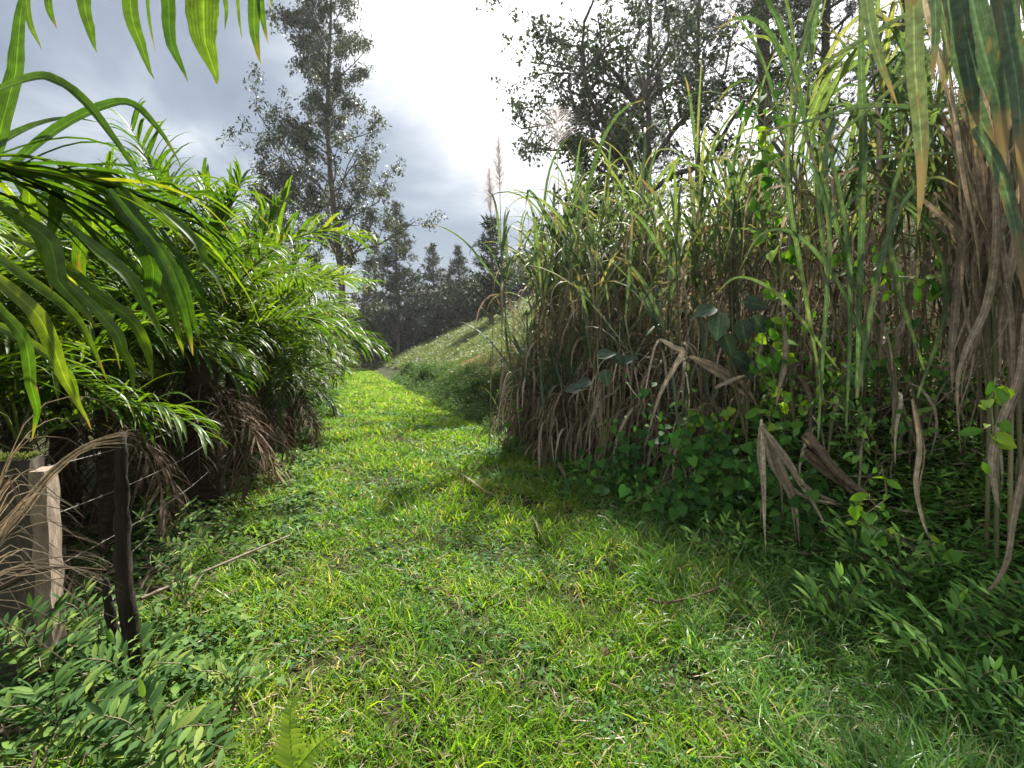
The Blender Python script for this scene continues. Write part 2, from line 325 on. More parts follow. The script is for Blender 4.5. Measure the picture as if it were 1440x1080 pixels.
# bare red soil patch on the slope
c = G(640, 517); mb = MB(); a = np.linspace(0, 2 * pi, 24, endpoint=False)
ring = []
for rr in (0, .5, 1):
    xx = c[0] + rr * 1.1 * np.cos(a) * (1 + .25 * np.sin(3 * a)); yy = c[1] + rr * 1.5 * np.sin(a) * (1 + .2 * np.cos(4 * a))
    ring.append(np.stack([xx, yy, H(xx, yy) + .03 - .02 * rr], -1))
V = np.stack(ring); j = np.arange(24); i = np.arange(2)[:, None] * 24
mb.add(V, np.stack([i + j, i + (j + 1) % 24, i + 24 + (j + 1) % 24, i + 24 + j], -1), np.zeros(V.shape))
tag(mb.build('soil_patch', M['soil']), kind='structure')

# ---------------------------------------------------------------- grass and ground cover (stuff)
def logy(n, a, b): return a * (b / a) ** rng.random(n)
def rdir(n, lean):
    a = rng.random(n) * 2 * pi; l = lean
    return np.stack([np.cos(a) * l, np.sin(a) * l, np.ones(n)], -1)
BL = np.array([.7, 1, .9, .55, .03])
def grass(mb, n, y0, y1, fl, fr, hlen, hw, lean=.9, dr=1.3, mask=None, K=3, tuft=6, wexp=.75):
    nt_ = n // tuft
    y = logy(nt_, y0, y1); u = rng.random(nt_)
    x = fl(y) + (fr(y) - fl(y)) * u
    y = np.repeat(y, tuft); x = np.repeat(x, tuft); sp = .02 + .006 * y
    th = np.repeat(rng.random(nt_), tuft); k = len(y)
    x = x + rng.normal(size=k) * sp; y = y + rng.normal(size=k) * sp
    patch = np.clip(.9 + .5 * nz(x, y, 1.7, 1.), .35, 1.6)
    if mask is not None:
        kp = rng.random(k) < mask(x, y); x, y, th, patch = x[kp], y[kp], th[kp], patch[kp]; k = len(x)
    p = np.stack([x, y, H(x, y) - .01], -1)
    far = np.maximum(y / 3., 1) ** wexp
    ln = hlen * (.45 + .9 * rng.random(k)) * patch * (.7 + .6 * th)
    ribbons(mb, p, rdir(k, lean * (.3 + rng.random(k))), ln, hw * (.6 + .8 * rng.random(k)) * far, dr * (.4 + rng.random(k)), K, BL, roll=rng.normal(size=k) * .7,
            rnd=np.clip(.22 + .3 * th + .42 * rng.random(k) + (rng.random(k) < .07) * .5, 0, 1.2))
mb = MB()
grass(mb, 190000, 1.2, 60, lambda y: xl(y) - .45, lambda y: xr(y) + .05, .145, .0080, 1.1, 1.5, mask=lambda x, y: .2 + .8 * sst(-.45, .25, nz(x, y, 2.6, 4) + .5 * nz(x, y, 7., 1)))
tag(mb.build('grass', M['grass']), kind='stuff', label='short sunlit green grass covering the track', cat='grass')
mb = MB()   # longer floppy grass at right foot of bank, and tufts in the track
grass(mb, 26000, 1.2, 5, lambda y: xr(y) - 1.3, lambda y: xr(y) + .35, .24, .008, .9, 1.8, K=5, tuft=12, mask=lambda x, y: .25 + .75 * sst(4.2, 2.5, y))
grass(mb, 15000, 1.3, 9, lambda y: xl(y), lambda y: xr(y) - .4, .17, .0075, .8, 1.6, K=4, tuft=10, mask=lambda x, y: sst(.1, .5, nz(x, y, 2.1, 5)))
tag(mb.build('long_grass', M['grass_long']), kind='stuff', label='longer darker grass flopping over at the foot of the bank', cat='grass')

def cover(mb, n, y0, y1, fl, fr, size, T, hgt, jit=.6, mask=None, lean=1.4, sexp=.7, rn=None):
    y = logy(n, y0, y1); x = fl(y) + (fr(y) - fl(y)) * rng.random(n)
    if mask is not None:
        kp = rng.random(n) < mask(x, y); x, y = x[kp], y[kp]
    k = len(x); far = np.maximum(y / 3., 1) ** sexp
    hh = hgt * rng.random(k) ** .7 * np.clip(1 + .7 * nz(x, y, 2.3, 2), .2, 2) * (1 if np.isscalar(hgt) else 1)
    p = np.stack([x, y, H(x, y) + .01 + hh], -1); a = rng.random(k) * 2 * pi
    D = np.stack([np.cos(a) * lean, np.sin(a) * lean, rng.normal(size=k) * .5 + .1], -1)
    scat(mb, T[0], T[1], p, D, size * (.5 + .9 * rng.random(k)) * far, jit=jit, rnd=rn)
mb = MB()   # tiny broad weeds inside the track
cover(mb, 34000, 1.4, 14, lambda y: xl(y), lambda y: xr(y), .032, OVAL, .05, mask=lambda x, y: sst(-.1, .4, nz(x, y, 1.5, 8)) * .9 + .08)
tag(mb.build('clover', M['herb']), kind='stuff', label='small round-leaved weeds growing among the track grass', cat='weeds')
mb = MB()   # star-like lanceolate cover on the bank: whorls of narrow leaves on little stems
def whorls(mb, n, y0, y1, fl, fr, size, hgt, mask=None, lv=6, T=LANCE2):
    y = logy(n, y0, y1); x = fl(y) + (fr(y) - fl(y)) * rng.random(n)
    if mask is not None:
        kp = rng.random(n) < mask(x, y); x, y = x[kp], y[kp]
    k = len(x); far = np.maximum(y / 3.5, 1) ** .6
    base = np.stack([x, y, H(x, y)], -1); h = hgt * (.25 + .9 * rng.random(k)) * np.clip(1 + .5 * nz(x, y, 1.9, 4), .3, 2)
    lx = rng.normal(size=(k, 2)) * .12
    rr = rng.random(k)
    for j in range(lv):
        t = (j + 1) / lv; p = base + np.stack([lx[:, 0] * t, lx[:, 1] * t, h * t], -1)
        a = rng.random(k) * 2 * pi if j % 2 == 0 else a + pi * (.8 + .4 * rng.random(k))
        D = np.stack([np.cos(a), np.sin(a), .15 + .25 * rng.normal(size=k) + .3 * t], -1)
        scat(mb, T[0], T[1], p, D, size * (.5 + .8 * rng.random(k)) * far * (1.1 - .35 * t), jit=.35, rnd=np.clip(rr * .6 + .3 * rng.random(k), 0, 1))
whorls(mb, 15000, 1.3, 9.5, lambda y: xr(y) - .3, lambda y: xr(y) + 2.4, .10, .22, lv=6)
whorls(mb, 2200, 2.6, 9.5, lambda y: xr(y) - .8, lambda y: xr(y) + .1, .055, .07, lv=5, mask=lambda x, y: .4 + .6 * sst(0, .4, nz(x, y, 1.4, 2)))
tag(mb.build('ground_cover', M['bank']), kind='stuff', label='dense narrow-leaved creeping herbs covering the bank', cat='ground cover')
mb = MB(); whorls(mb, 3400, 9, 34, lambda y: xr(y) - .2, lambda y: xr(y) + 1.5, .07, .3, lv=6)
tag(mb.build('scrub', M['shrub']), kind='stuff', label='low dull green scrub on the bank edge below the slope', cat='scrub')
mb = MB()   # left verge: broader soft leaves
whorls(mb, 8000, 1.1, 9, lambda y: xl(y) - 2.4, lambda y: xl(y) + .35, .07, .14, lv=6, T=OVAL, mask=lambda x, y: (sst(-2.3, -.9, x - xl(y)) * .5 + .12) * sst(-.5, .5, nz(x, y, 1.9, 7)) + .08)
whorls(mb, 2600, 1.3, 12, lambda y: xl(y) + .1, lambda y: xr(y) - .2, .05, .08, lv=5, T=OVAL, mask=lambda x, y: sst(.0, .5, nz(x, y, 1.1, 9)) * (.35 + .65 * sst(.9, .1, x - xl(y))))
whorls(mb, 1500, 9, 24, lambda y: xl(y) - 1.2, lambda y: xl(y) + .1, .08, .2, lv=5, T=OVAL)
tag(mb.build('verge_weeds', M['pinnate']), kind='stuff', label='soft broad-leaved weeds along the verge under the palms', cat='weeds')
mb = MB()   # leaf litter under palms and canes
n = 9000; y = logy(n, 1., 20); right = rng.random(n) < .55
x = np.where(right, xr(y) + .1 + 2.2 * rng.random(n), xl(y) - .1 - 2.6 * rng.random(n))
a = rng.random(n) * 2 * pi
ribbons(mb, np.stack([x, y, H(x, y) + .02 + .05 * rng.random(n)], -1), np.stack([np.cos(a), np.sin(a), .25 * rng.normal(size=n)], -1), .12 + .3 * rng.random(n), .006 + .014 * rng.random(n), .4, 4, wob=.2, roll=rng.normal(size=n))
n = 9000; y = logy(n, 1.4, 14); x = xl(y) + (xr(y) - xl(y)) * rng.random(n); a = rng.random(n) * 2 * pi
ribbons(mb, np.stack([x, y, H(x, y) + .02 + .05 * rng.random(n)], -1), np.stack([np.cos(a), np.sin(a), .2 * rng.normal(size=n)], -1), .05 + .1 * rng.random(n), .003 + .004 * rng.random(n), .4, 4, wob=.2, roll=rng.normal(size=n))
tag(mb.build('leaf_litter', M['dead']), kind='stuff', label='dry dead leaf strips littering the ground', cat='leaf litter')
# hillside weeds, upright thin
mb = MB()
n = 60000; y = logy(n, 9, 85); s = 1.0 + 26 * rng.random(n) ** 1.7; x = xr(y) + s
kp = (x / y < .25) | (rng.random(n) < .15); x, y = x[kp], y[kp]; n = len(x)
p = np.stack([x, y, H(x, y)], -1); far = (y / 9) ** .6; pt = np.clip(.8 + .8 * nz(x, y, .8, 3), .3, 2)
ribbons(mb, p, rdir(n, .7), (.12 + .22 * rng.random(n)) * pt, .012 * far * (.6 + rng.random(n)), .8, 3, BL, roll=rng.normal(size=n), rnd=np.clip(.25 + .25 * nz(x, y, .5, 1) + .5 * rng.random(n), 0, 1))
n = 40000; y = logy(n, 9, 70); x = xr(y) + .9 + 20 * rng.random(n) ** 1.8; kp = (x / y < .25) & (rng.random(n) < sst(-.3, .5, nz(x, y, .9, 6))); x, y = x[kp], y[kp]; n = len(x)
a = rng.random(n) * 2 * pi; p = np.stack([x, y, H(x, y) + .3 * rng.random(n)], -1)
scat(mb, *DIAMW, p, np.stack([np.cos(a), np.sin(a), .3 * rng.normal(size=n)], -1), .05 * (y / 8) ** .7 * (.5 + rng.random(n)), jit=.8, rnd=.1 + .5 * rng.random(n))
tag(mb.build('hillside_weeds', M['hill']), kind='stuff', label='dry olive grass and weeds on the sloping hillside', cat='weeds')

# ---------------------------------------------------------------- bushes along the far bank edge
def bush_mesh(seed, r, h, nl, T, size, name, mat):
    global rng
    save = rng; rng = np.random.default_rng(seed); mb = MB()
    nc = 14; c = np.stack([rng.normal(size=nc) * r * .45, rng.normal(size=nc) * r * .45, h * (.15 + .7 * rng.random(nc))], -1)
    idx = rng.integers(0, nc, nl); u = nrm(rng.normal(size=(nl, 3))); p = c[idx] + u * (r * .38) * rng.random((nl, 1)) ** .4
    p[:, 2] = np.abs(p[:, 2])
    scat(mb, T[0], T[1], p, u + np.array([0, 0, .3]) + rng.normal(size=(nl, 3)) * .5, size * (.5 + rng.random(nl)), jit=.7, rnd=np.clip((rng.random(nc) * .5)[idx] + .45 * rng.random(nl), 0, 1))
    me = mb.mesh(name, mat); st = MB()
    for k in range(nc): tube(st, [(0, 0, -.05), c[k] * np.array([.5, .5, .5]), c[k]], [.012, .006, .003], 4, 5)
    rng = save
    return me, st.mesh('stem', M['bark'])
bushv = [bush_mesh(s, .55, .7, 1500, OVAL if s % 2 else LANCE2, .075, 'foliage', M['shrub']) for s in (1, 2, 3)]
bl = ['dark leafy bush at the bank edge nearest the cane thicket', 'yellow-green bush beside the left end of the cane thicket', 'bush on the bank edge just below the red soil patch',
      'round bush on the bank edge left of the red soil patch', 'low bush where the track bends', 'small far bush on the bank edge at the end of the track', 'tiny far bush beside the pale stakes', 'low scrub bush high on the open slope beside the cane', 'low scrub bush in the middle of the open slope', 'small scrub bush near the skyline of the slope', 'scrub bush on the slope above the red soil']
for i, (yy, s, sc_) in enumerate([(9.6, .4, .6), (9.2, 1.0, .7), (12.2, .7, .6), (15, .8, .75), (18.5, .8, .8), (23.5, .7, 1.2), (32, .8, 1.2), (15, 3.4, .6), (21, 4.6, .7), (30, 7.5, .8), (17, 2.6, .55)]):
    xx = float(xr(yy)) + s; me, st = bushv[i % 3]
    t = thing('bush', bl[i], 'bush', (xx, yy, float(H(xx, yy)) - .05), i * 1.3, 'bushes along the bank edge'); t.scale = (sc_, sc_, sc_ * .85)
    link('foliage', me, t); link('stem', st, t)

# ---------------------------------------------------------------- palms
def frond(seed, L=2.3, elev=55, dr=1.6, np_=38, ll=.58, lw=.037, mat='palm', lift=.35, plum=.35):
    global rng
    save = rng; rng = np.random.default_rng(seed)
    K = 22; d = np.array([0, cos(radians(elev)), sin(radians(elev))]); p = np.zeros(3); pts = [p]; dd = [d]
    for k in range(K):
        p = p + d * L / K; d = nrm(d + np.array([rng.normal() * .015, 0, -dr / K * (.4 + 1.2 * k / K)])); pts.append(p); dd.append(d)
    pts = np.array(pts); dd = np.array(dd)
    t = np.linspace(.16, .99, np_); t = np.repeat(t, 2) + rng.normal(size=2 * np_) * .004; sgn = np.tile([-1, 1], np_)
    c = np.stack([np.interp(t, np.linspace(0, 1, K + 1), pts[:, a]) for a in range(3)], -1)
    dc = nrm(np.stack([np.interp(t, np.linspace(0, 1, K + 1), dd[:, a]) for a in range(3)], -1))
    upv = nrm(np.cross(np.array([1., 0, 0]), dc)); sd = np.array([1., 0, 0])
    ang = lift + plum * rng.normal(size=len(t))
    fw = .45 + .75 * t
    D = dc * fw[:, None] + (sd * sgn[:, None]) * np.cos(ang)[:, None] + upv * np.sin(ang)[:, None]
    ln = ll * (.45 + .75 * np.sin(np.clip(t * 1.05, 0, 1) * pi * .82 + .3)) * (.85 + .3 * rng.random(len(t)))
    mb = MB()
    ribbons(mb, c, D, ln, lw * (.8 + .4 * rng.random(len(t))), 1.1 + 1.1 * rng.random(len(t)), 7, [.35, .85, 1, .95, .75, .45, .03], fold=.35, wob=.03, roll=rng.normal(size=len(t)) * .25, power=1.3,
            rnd=np.clip(.25 + .45 * rng.random(len(t)) + .2 * rng.random(), 0, 1))
    me = mb.mesh('frond', M[mat]); s = MB(); tube(s, pts, [.017, .012, .008, .003], 6)
    sm = s.mesh('stalk', M['rachis' if mat == 'palm' else 'deaddark'])
    rng = save
    return me, sm
FR = {'up': [frond(s, 2.2, 80, 1.3) for s in (10, 11)], 'mid': [frond(s, 2.3, 62, 1.9) for s in (12, 13, 14)], 'low': [frond(s, 2.1, 38, 1.9) for s in (15, 16)],
      'hang': [frond(s, 1.7, 5, 1.6) for s in (17, 18)], 'dead': [frond(s, 1.5, -35, 1.6, 30, .4, .022, 'deaddark', .1) for s in (19, 20)]}
def trunk_mesh(h, r, lean=(0, 0), rings=True):
    mb = MB(); n = int(h / .06) + 2; z = np.linspace(-.15, h, n)
    pts = np.stack([lean[0] * (z / h) ** 2, lean[1] * (z / h) ** 2, z], -1); rr = r * (1.15 - .3 * z / h) * (1 + .13 * (np.arange(n) % 2))
    tube(mb, pts, rr, 10); return mb.mesh('trunk', M['palmtrunk'])
def palm(label, x, y, h=1., n=(3, 6, 5, 4, 4), sc_=1., r=.09, seed=0, phase=0.):
    g = np.random.default_rng(seed); z0 = float(H(x, y))
    t = thing('palm', label, 'palm', (x, y, z0), 0, 'palms along the track')
    link('trunk', trunk_mesh(h, r), t)
    for kind, cnt, dz in zip(('up', 'mid', 'low', 'hang', 'dead'), n, (0, -.03, -.1, -.2, -.35)):
        for k in range(cnt):
            me, st = FR[kind][g.integers(len(FR[kind]))]
            f = link('frond', me, t); f.location = (0, 0, max(h + dz + g.normal() * .05, .15)); f.rotation_euler = (g.normal() * .08, g.normal() * .1, phase + 2 * pi * (k + .6 * g.random()) / cnt)
            s = sc_ * (.85 + .3 * g.random()); f.scale = (s, s, s); link('stalk', st, f)
            if kind == 'dead': f['label'] = 'dry brown hanging frond'
    return t
PL = [  # label, x, y, trunk h, counts, scale
 ('small young palm with arching grey-green fronds beside the mossy fence post', -3.2, 3.3, 1.2, (1, 3, 3, 0, 2), .6, .05),
 ('palm at the left picture edge behind the fence, mostly outside the frame', -3.35, 2.45, 1.6, (1, 4, 4, 0, 2), .7, .07),
 ('dark fine-leaved palm directly behind the rotten stump', -3.45, 4.3, 1.7, (1, 4, 2, 0, 5), .7, .06),
 ('short palm whose dark low fronds fill the gap behind the rotten stump', -4.1, 4.6, 1.55, (3, 5, 5, 1, 3), .85, .07),
 ('palm with a thick dark trunk and a shaggy skirt of dead leaves', -3.4, 5.6, 1.8, (5, 7, 4, 0, 10), .9, .17),
 ('palm of dark curling fronds behind the thick shaggy trunk', -4.9, 5.6, 1.8, (4, 6, 5, 2, 4), .95, .09),
 ('palm with glowing yellow-green upright fronds in mid row', -4.1, 7.5, 1.6, (7, 9, 5, 2, 5), 1.0, .10),
 ('palm with thin bare brown stem at the edge of the grass', -3.75, 8.6, 1.5, (1, 3, 4, 2, 5), .8, .06),
 ('palm whose long bright frond reaches out over the track', -4.9, 10.2, 1.7, (7, 8, 6, 3, 5), 1.15, .11),
 ('dense palm behind the one that reaches over the track', -6.0, 12.6, 1.4, (4, 6, 5, 4, 3), 1.1, .10),
 ('farther palm rising at the left edge of the bend', -6.9, 15.2, 1.6, (3, 6, 5, 4, 3), 1.05, .10),
 ('last small palm of the row beside the bend', -7.9, 18.2, 1.1, (3, 5, 5, 4, 3), 1.0, .09),
 ('palm deep in the row silhouetted against the cloud at the left', -6.3, 6.4, 1.8, (4, 6, 4, 3, 3), 1.0, .09),
 ('palm of narrow hooked fronds behind the nearest broad leaves', -4.4, 3.3, 1.6, (3, 5, 5, 1, 3), .9, .09),
 ('dark palm at the left picture edge behind the nearest broad leaves', -5.6, 4.5, 2.0, (4, 5, 4, 3, 2), 1.05, .09),
 ('palm behind the glowing yellow-green one', -6.4, 9.3, 1.5, (4, 6, 5, 3, 3), 1.05, .09),
 ('palm in the second row behind the bend', -7.8, 12.0, 1.9, (4, 6, 5, 3, 2), 1.05, .09),
]
for k, (lb, x, y, h, n, s, r) in enumerate(PL):
    palm(lb, x, y, h, n, s, r, seed=100 + k, phase=k * .7)
# long frond leaning over the track from palm 6
# ---------------------------------------------------------------- the near palm, half outside the frame
base = np.array([-2.15, .95, float(H(-2.15, .95))]); crown = base + np.array([0, 0, 1.75])
t = thing('palm', 'nearest palm whose broad backlit leaflets hang into the upper left corner', 'palm', base, 0, 'palms along the track')
link('trunk', trunk_mesh(1.75, .1), t)
px = lambda L: [P(*q) for q in L]
def leafset(lst, Yd, mb, rndr=(.5, 1), **kw):
    for pts, w in lst:
        strip(mb, [P(a, b_, Yd + .0015 * i_ * 0) for i_, (a, b_) in enumerate(pts)], w * Yd / 720, rnd=rndr[0] + (rndr[1] - rndr[0]) * rng.random(), **kw)
# frond 1: overhead, leaflets hang from above the frame
mb = MB()
r1 = spline([crown, P(-40, -250, 1.0), P(200, -170, 1.15), P(420, -60, 1.35)], 24)
st = MB(); tube(st, r1, [.016, .01, .004], 6)
tips = [((33, -10), (57, 70), 9), ((62, -12), (80, 40), 9), ((113, -12), (138, 73), 15), ((180, -12), (220, 110), 17), ((205, -20), (218, 75), 4), ((230, -12), (265, 115), 16),
        ((284, -25), (302, 119), 38), ((318, -25), (316, 44), 6), ((334, -10), (340, 55), 4), ((352, -12), (368, 90), 15), ((364, -16), (377, 62), 9), ((380, -40), (383, 12), 7)]
for (a, b_, w) in tips:
    ra = r1[np.argmin(np.abs([q[0] / q[1] - (a[0] - 735) / 720 for q in r1]))]
    Yd = 1.12 + .0006 * a[0]
    strip(mb, [ra, P((a[0] * .8 + b_[0] * .2) - 8, -60, Yd), P(a[0] * .75 + b_[0] * .25, a[1] * .6 + b_[1] * .4, Yd), P(*b_, Yd)], w * Yd / 720 * 1.25, face=(.2, -1, .3), rnd=.45 + .3 * rng.random(), prof=[.4, .9, 1, .95, .8, .5, .05], fold=.12)
f = mb.build('frond', M['palm'], t, base); st.build('stalk', M['rachis'], f, None).location = (0, 0, 0)
f.children[0].data.transform(__import__('mathutils').Matrix.Translation([-float(v) for v in base]))
# frond 2: the big one crossing the left edge
mb = MB(); r2 = spline([crown, P(-120, 235, 1.15), P(-10, 235, 1.25), P(120, 258, 1.4), P(235, 310, 1.6)], 26)
st = MB(); tube(st, r2, [.016, .011, .003], 6)
lst = [([(-60, 300), (-10, 215), (12, 130), (28, 30), (42, -40)], 20), ([(-60, 150), (40, 111), (80, 114), (120, 140), (165, 200), (202, 268)], 15),
       ([(-60, 250), (20, 190), (90, 168), (146, 174)], 14), ([(-60, 300), (0, 245), (80, 182), (150, 148), (190, 147), (225, 185), (254, 240)], 14),
       ([(-40, 250), (70, 247), (140, 250), (190, 280), (268, 332), (286, 354)], 15), ([(-10, 285), (60, 335), (100, 410), (135, 462)], 22),
       ([(-40, 370), (39, 433), (70, 480), (93, 534), (128, 605)], 20), ([(100, 320), (175, 383), (210, 433), (237, 492)], 17), ([(90, 380), (175, 441), (202, 488), (214, 534)], 15),
       ([(80, 380), (155, 464), (179, 503), (190, 555)], 14), ([(220, 285), (272, 336), (295, 379), (322, 428)], 13), ([(225, 320), (272, 402), (288, 433), (312, 475)], 10),
       ([(20, 250), (60, 300), (150, 345), (215, 400), (262, 470)], 13), ([(0, 330), (90, 370), (150, 440), (170, 520)], 12), ([(60, 245), (150, 300), (230, 355), (275, 420)], 12),
       ([(40, 255), (44, 300), (60, 350), (72, 415)], 15), ([(78, 255), (80, 300), (74, 345)], 15), ([(112, 262), (118, 320), (112, 370), (122, 420)], 19),
       ([(145, 268), (178, 320), (226, 400), (250, 460), (258, 505)], 15), ([(152, 266), (190, 318), (240, 395), (264, 455), (272, 500)], 15), ([(160, 266), (200, 318), (250, 388), (272, 445), (284, 488)], 13), ([(160, 285), (200, 340), (212, 400), (206, 450)], 24), ([(-30, 400), (30, 470), (50, 560), (45, 620)], 14), ([(-40, 340), (30, 385), (110, 450), (150, 540)], 13),
       ([(-40, 450), (20, 470), (90, 520), (120, 580)], 12)]
for i_, (pts, w) in enumerate(lst):
    Yd = 1.18 + .25 * rng.random() + (.1 if i_ > 8 else 0)
    strip(mb, px([(a, b_, Yd + .02 * j) for j, (a, b_) in enumerate(pts)]), w * Yd / 720 * 1.1, face=(.5, -.8, .5), rnd=.35 + .6 * rng.random(), fold=.3, twist=rng.normal() * .3)
f = mb.build('frond', M['palm'], t, base); s = st.build('stalk', M['rachis'], f, base)
# procedural leaflets filling in on the same palm
mb = MB(); n = 46; tt = np.linspace(.25, .98, n); c = np.stack([np.interp(tt, np.linspace(0, 1, 26), r2[:, a]) for a in range(3)], -1)
ribbons(mb, c, np.stack([.55 + .3 * rng.normal(size=n), .5 + .5 * rng.random(n), -.05 + .4 * rng.normal(size=n)], -1), .35 + .2 * rng.random(n), .022 + .008 * rng.random(n), 1.2 + .8 * rng.random(n), 8, [.35, .9, 1, .9, .7, .4, .03], fold=.35)
mb.build('frond', M['palm'], t, base)
for k, (az, kind) in enumerate([(-150, 'mid'), (150, 'mid'), (60, 'mid'), (100, 'up')]):
    me, stt = FR[kind][k % 2]; f = link('frond', me, t); f.location = (0, 0, 1.35 - .12 * (k % 4)); f.rotation_euler = (0, 0, radians(az)); f.scale = (.8,) * 3; link('stalk', stt, f)

# ---------------------------------------------------------------- tall cane grass
def cane_proto(seed, ns, hh, rad, dead, green, mat='cane', deadlow=1., tilt=.10):
    global rng
    save = rng; rng = np.random.default_rng(seed)
    S, Gm, Dm = MB(), MB(), MB()
    for k in range(ns):
        a = rng.random() * 2 * pi; r = rad * rng.random() ** .6; b0 = np.array([r * cos(a), r * sin(a), -.1]); h = hh * (.6 + .5 * rng.random())
        ld = nrm(np.array([cos(a) * r * .5 + rng.normal() * tilt, sin(a) * r * .5 + rng.normal() * tilt, 1.]))
        pts = [b0]; d = ld
        for j in range(7): pts.append(pts[-1] + d * h / 7); d = nrm(d + np.array([rng.normal() * .03, rng.normal() * .03, 0]))
        pts = np.array(pts); tube(S, pts, [.012, .010, .006], 5)
        nd = int(dead * (.7 + .6 * rng.random())); tt = rng.random(nd) ** .8 * .88 + .02
        c = np.stack([np.interp(tt, np.linspace(0, 1, 8), pts[:, q]) for q in range(3)], -1); aa = rng.random(nd) * 2 * pi
        up = rng.normal(size=nd) * .5 - .05
        ribbons(Dm, c, np.stack([np.cos(aa), np.sin(aa), up], -1), .35 + .65 * rng.random(nd), .013 + .026 * rng.random(nd), 3.5 + 4 * rng.random(nd), 8, [.5, .9, 1, .9, .7, .4, .05], fold=.5, wob=.10, kink=.3, roll=rng.normal(size=nd) * .5, power=.3)
        ng = int(green * (.7 + .6 * rng.random())); tt = .58 + .42 * rng.random(ng) ** .7
        c = np.stack([np.interp(tt, np.linspace(0, 1, 8), pts[:, q]) for q in range(3)], -1); aa = rng.random(ng) * 2 * pi + 0; st = .3 + .6 * rng.random(ng)
        st[tt > .93] *= .5
        ribbons(Gm, c, np.stack([np.cos(aa) * st, np.sin(aa) * st, np.ones(ng)], -1), .65 + .75 * rng.random(ng), .022 + .030 * rng.random(ng), 1.2 + 2.6 * rng.random(ng) ** 1.3, 10, [.45, .8, 1, 1, .85, .6, .03], fold=.45, wob=.02, kink=.22, power=1.2, roll=rng.normal(size=ng) * .25)
    t = thing('cane_clump', 'x', 'cane grass', (0, 0, 0), 0, 'tall cane grass thicket on the bank')
    S.build('stems', M['stem'], t); Gm.build('green_leaves', M[mat], t); Dm.build('dead_leaves', M['dead'], t)
    rng = save
    return t
protos = [cane_proto(31, 7, 2.5, .35, 20, 7), cane_proto(32, 8, 2.9, .4, 18, 8), cane_proto(33, 7, 2.1, .35, 22, 7, 'caneblue'), cane_proto(34, 7, 3.0, .35, 16, 9), cane_proto(35, 12, 1.5, .4, 26, 4, 'caneblue', tilt=.2)]
CAN = []
def cane(label, x, y, k, s=1., rz=None, zs=None, tilt=(0, 0)):
    CAN.append((label, x, y, k, s, rng.random() * 6.28 if rz is None else rz, zs, tilt))
front = ['end clump of the thicket, standing nearest the open hillside', 'shaggy clump of hanging brown leaves, second from the open end', 'clump of tall thin green blades over a brown skirt, third from open end',
         'clump of tangled grey-brown leaves above the stick fallen on the grass', 'clump with bent pale dead leaves above the dark creepers', 'clump half hidden behind the broad grey leaves',
         'clump wrapped by the heart-leaved vine', 'clump with stiff upright green blades right of the vine', 'clump leaning over the small-leaved bank at right', 'clump of green blades behind the dead cane bundle', 'clump with orange-edged blades close to the right picture edge']
fy = [8.9, 8.3, 7.7, 7.0, 6.3, 5.6, 5.0, 4.5, 4.0, 3.5, 3.0]
for i, yy in enumerate(fy):
    cane('cane grass ' + front[i], float(xr(yy)) + .45 + .3 * (i > 3) + .3 * (i > 5), yy, [1, 0, 2, 0, 2, 1, 3, 0, 3, 1, 3][i], [1.45, 1.2, 1.2, 1.1, 1.1, 1.05, 1.1, .95, 1.0, .95, .95][i])
for i, yy in enumerate([9.0, 8.5, 8.0, 7.5, 7.0, 6.4, 5.7]):
    cane('low shaggy mass of dry cane leaves at the foot of the thicket', float(xr(yy)) + .2 + .15 * (i % 2) + (.25 if i > 4 else 0) + (.45 if i > 6 else 0), yy, 4, .95 + .12 * (i % 3))
back = 'tall cane grass clump standing inside the thicket behind its front row'
for row, off in ((1, 1.5), (2, 2.3), (3, 3.2)):
    for yy in np.arange(3.2 + .2 * row, 9.6, .78 + .05 * row):
        cane(back, float(xr(yy)) + off + rng.normal() * .15, yy + rng.normal() * .12, int(rng.choice([0, 1, 3, 2])), (.92 + .3 * rng.random()) * (1 - .10 * row) * (.82 if yy < 5.6 else 1))
for q, (yy, off) in enumerate([(9.3, .9), (8.7, 1.2), (8.0, 1.1), (9.2, 1.6)]): cane(back, float(xr(yy)) + off, yy, (1, 3, 0, 1)[q], 1.18)
for yy in np.arange(9.2, 13, .8):
    cane('cane grass clump at the far side of the thicket, seen through the end clump', float(xr(yy)) + 2.4 + .4 * rng.normal(), yy, int(rng.choice([0, 1, 3])), .85)
used = set()
for lb, x, y, k, s, rz, zs, tl in CAN:
    loc = (x, y, float(H(x, y)) - .03)
    if k not in used:
        used.add(k); r = protos[k]; r.location = loc; r.rotation_euler = (tl[0], tl[1], rz); r.scale = (s, s, zs or s); r['label'] = lb
    else: dup(protos[k], loc, rz, s, lb, tl, zs)

# near cane at right edge, leaves authored from the photo
bx, by = 2.55, 2.75; base = np.array([bx, by, float(H(bx, by))])
t = thing('cane_clump', 'nearest cane grass clump, its wide grey-green and brown blades hanging down the right picture edge', 'cane grass', base, 0, 'tall cane grass thicket on the bank')
gm, gg, dm = MB(), MB(), MB()
lst = [([(1276, -60), (1284, 0), (1287, 92), (1294, 183), (1296, 244), (1290, 325)], 21), ([(1320, -60), (1333, 0), (1345, 61), (1360, 122), (1390, 200), (1407, 265)], 24),
       ([(1360, -60), (1367, 0), (1385, 76), (1406, 153), (1412, 250)], 32), ([(1322, -60), (1324, 0), (1331, 61), (1324, 132)], 11), ([(1400, -40), (1420, 60), (1434, 160), (1438, 300)], 26),
       ([(1370, 180), (1405, 240), (1430, 330), (1440, 420)], 16), ([(1215, -40), (1222, 30), (1235, 80), (1262, 150)], 14), ([(1340, -60), (1352, 40), (1366, 130), (1372, 220)], 20), ([(1310, -60), (1316, 30), (1310, 120)], 12)]
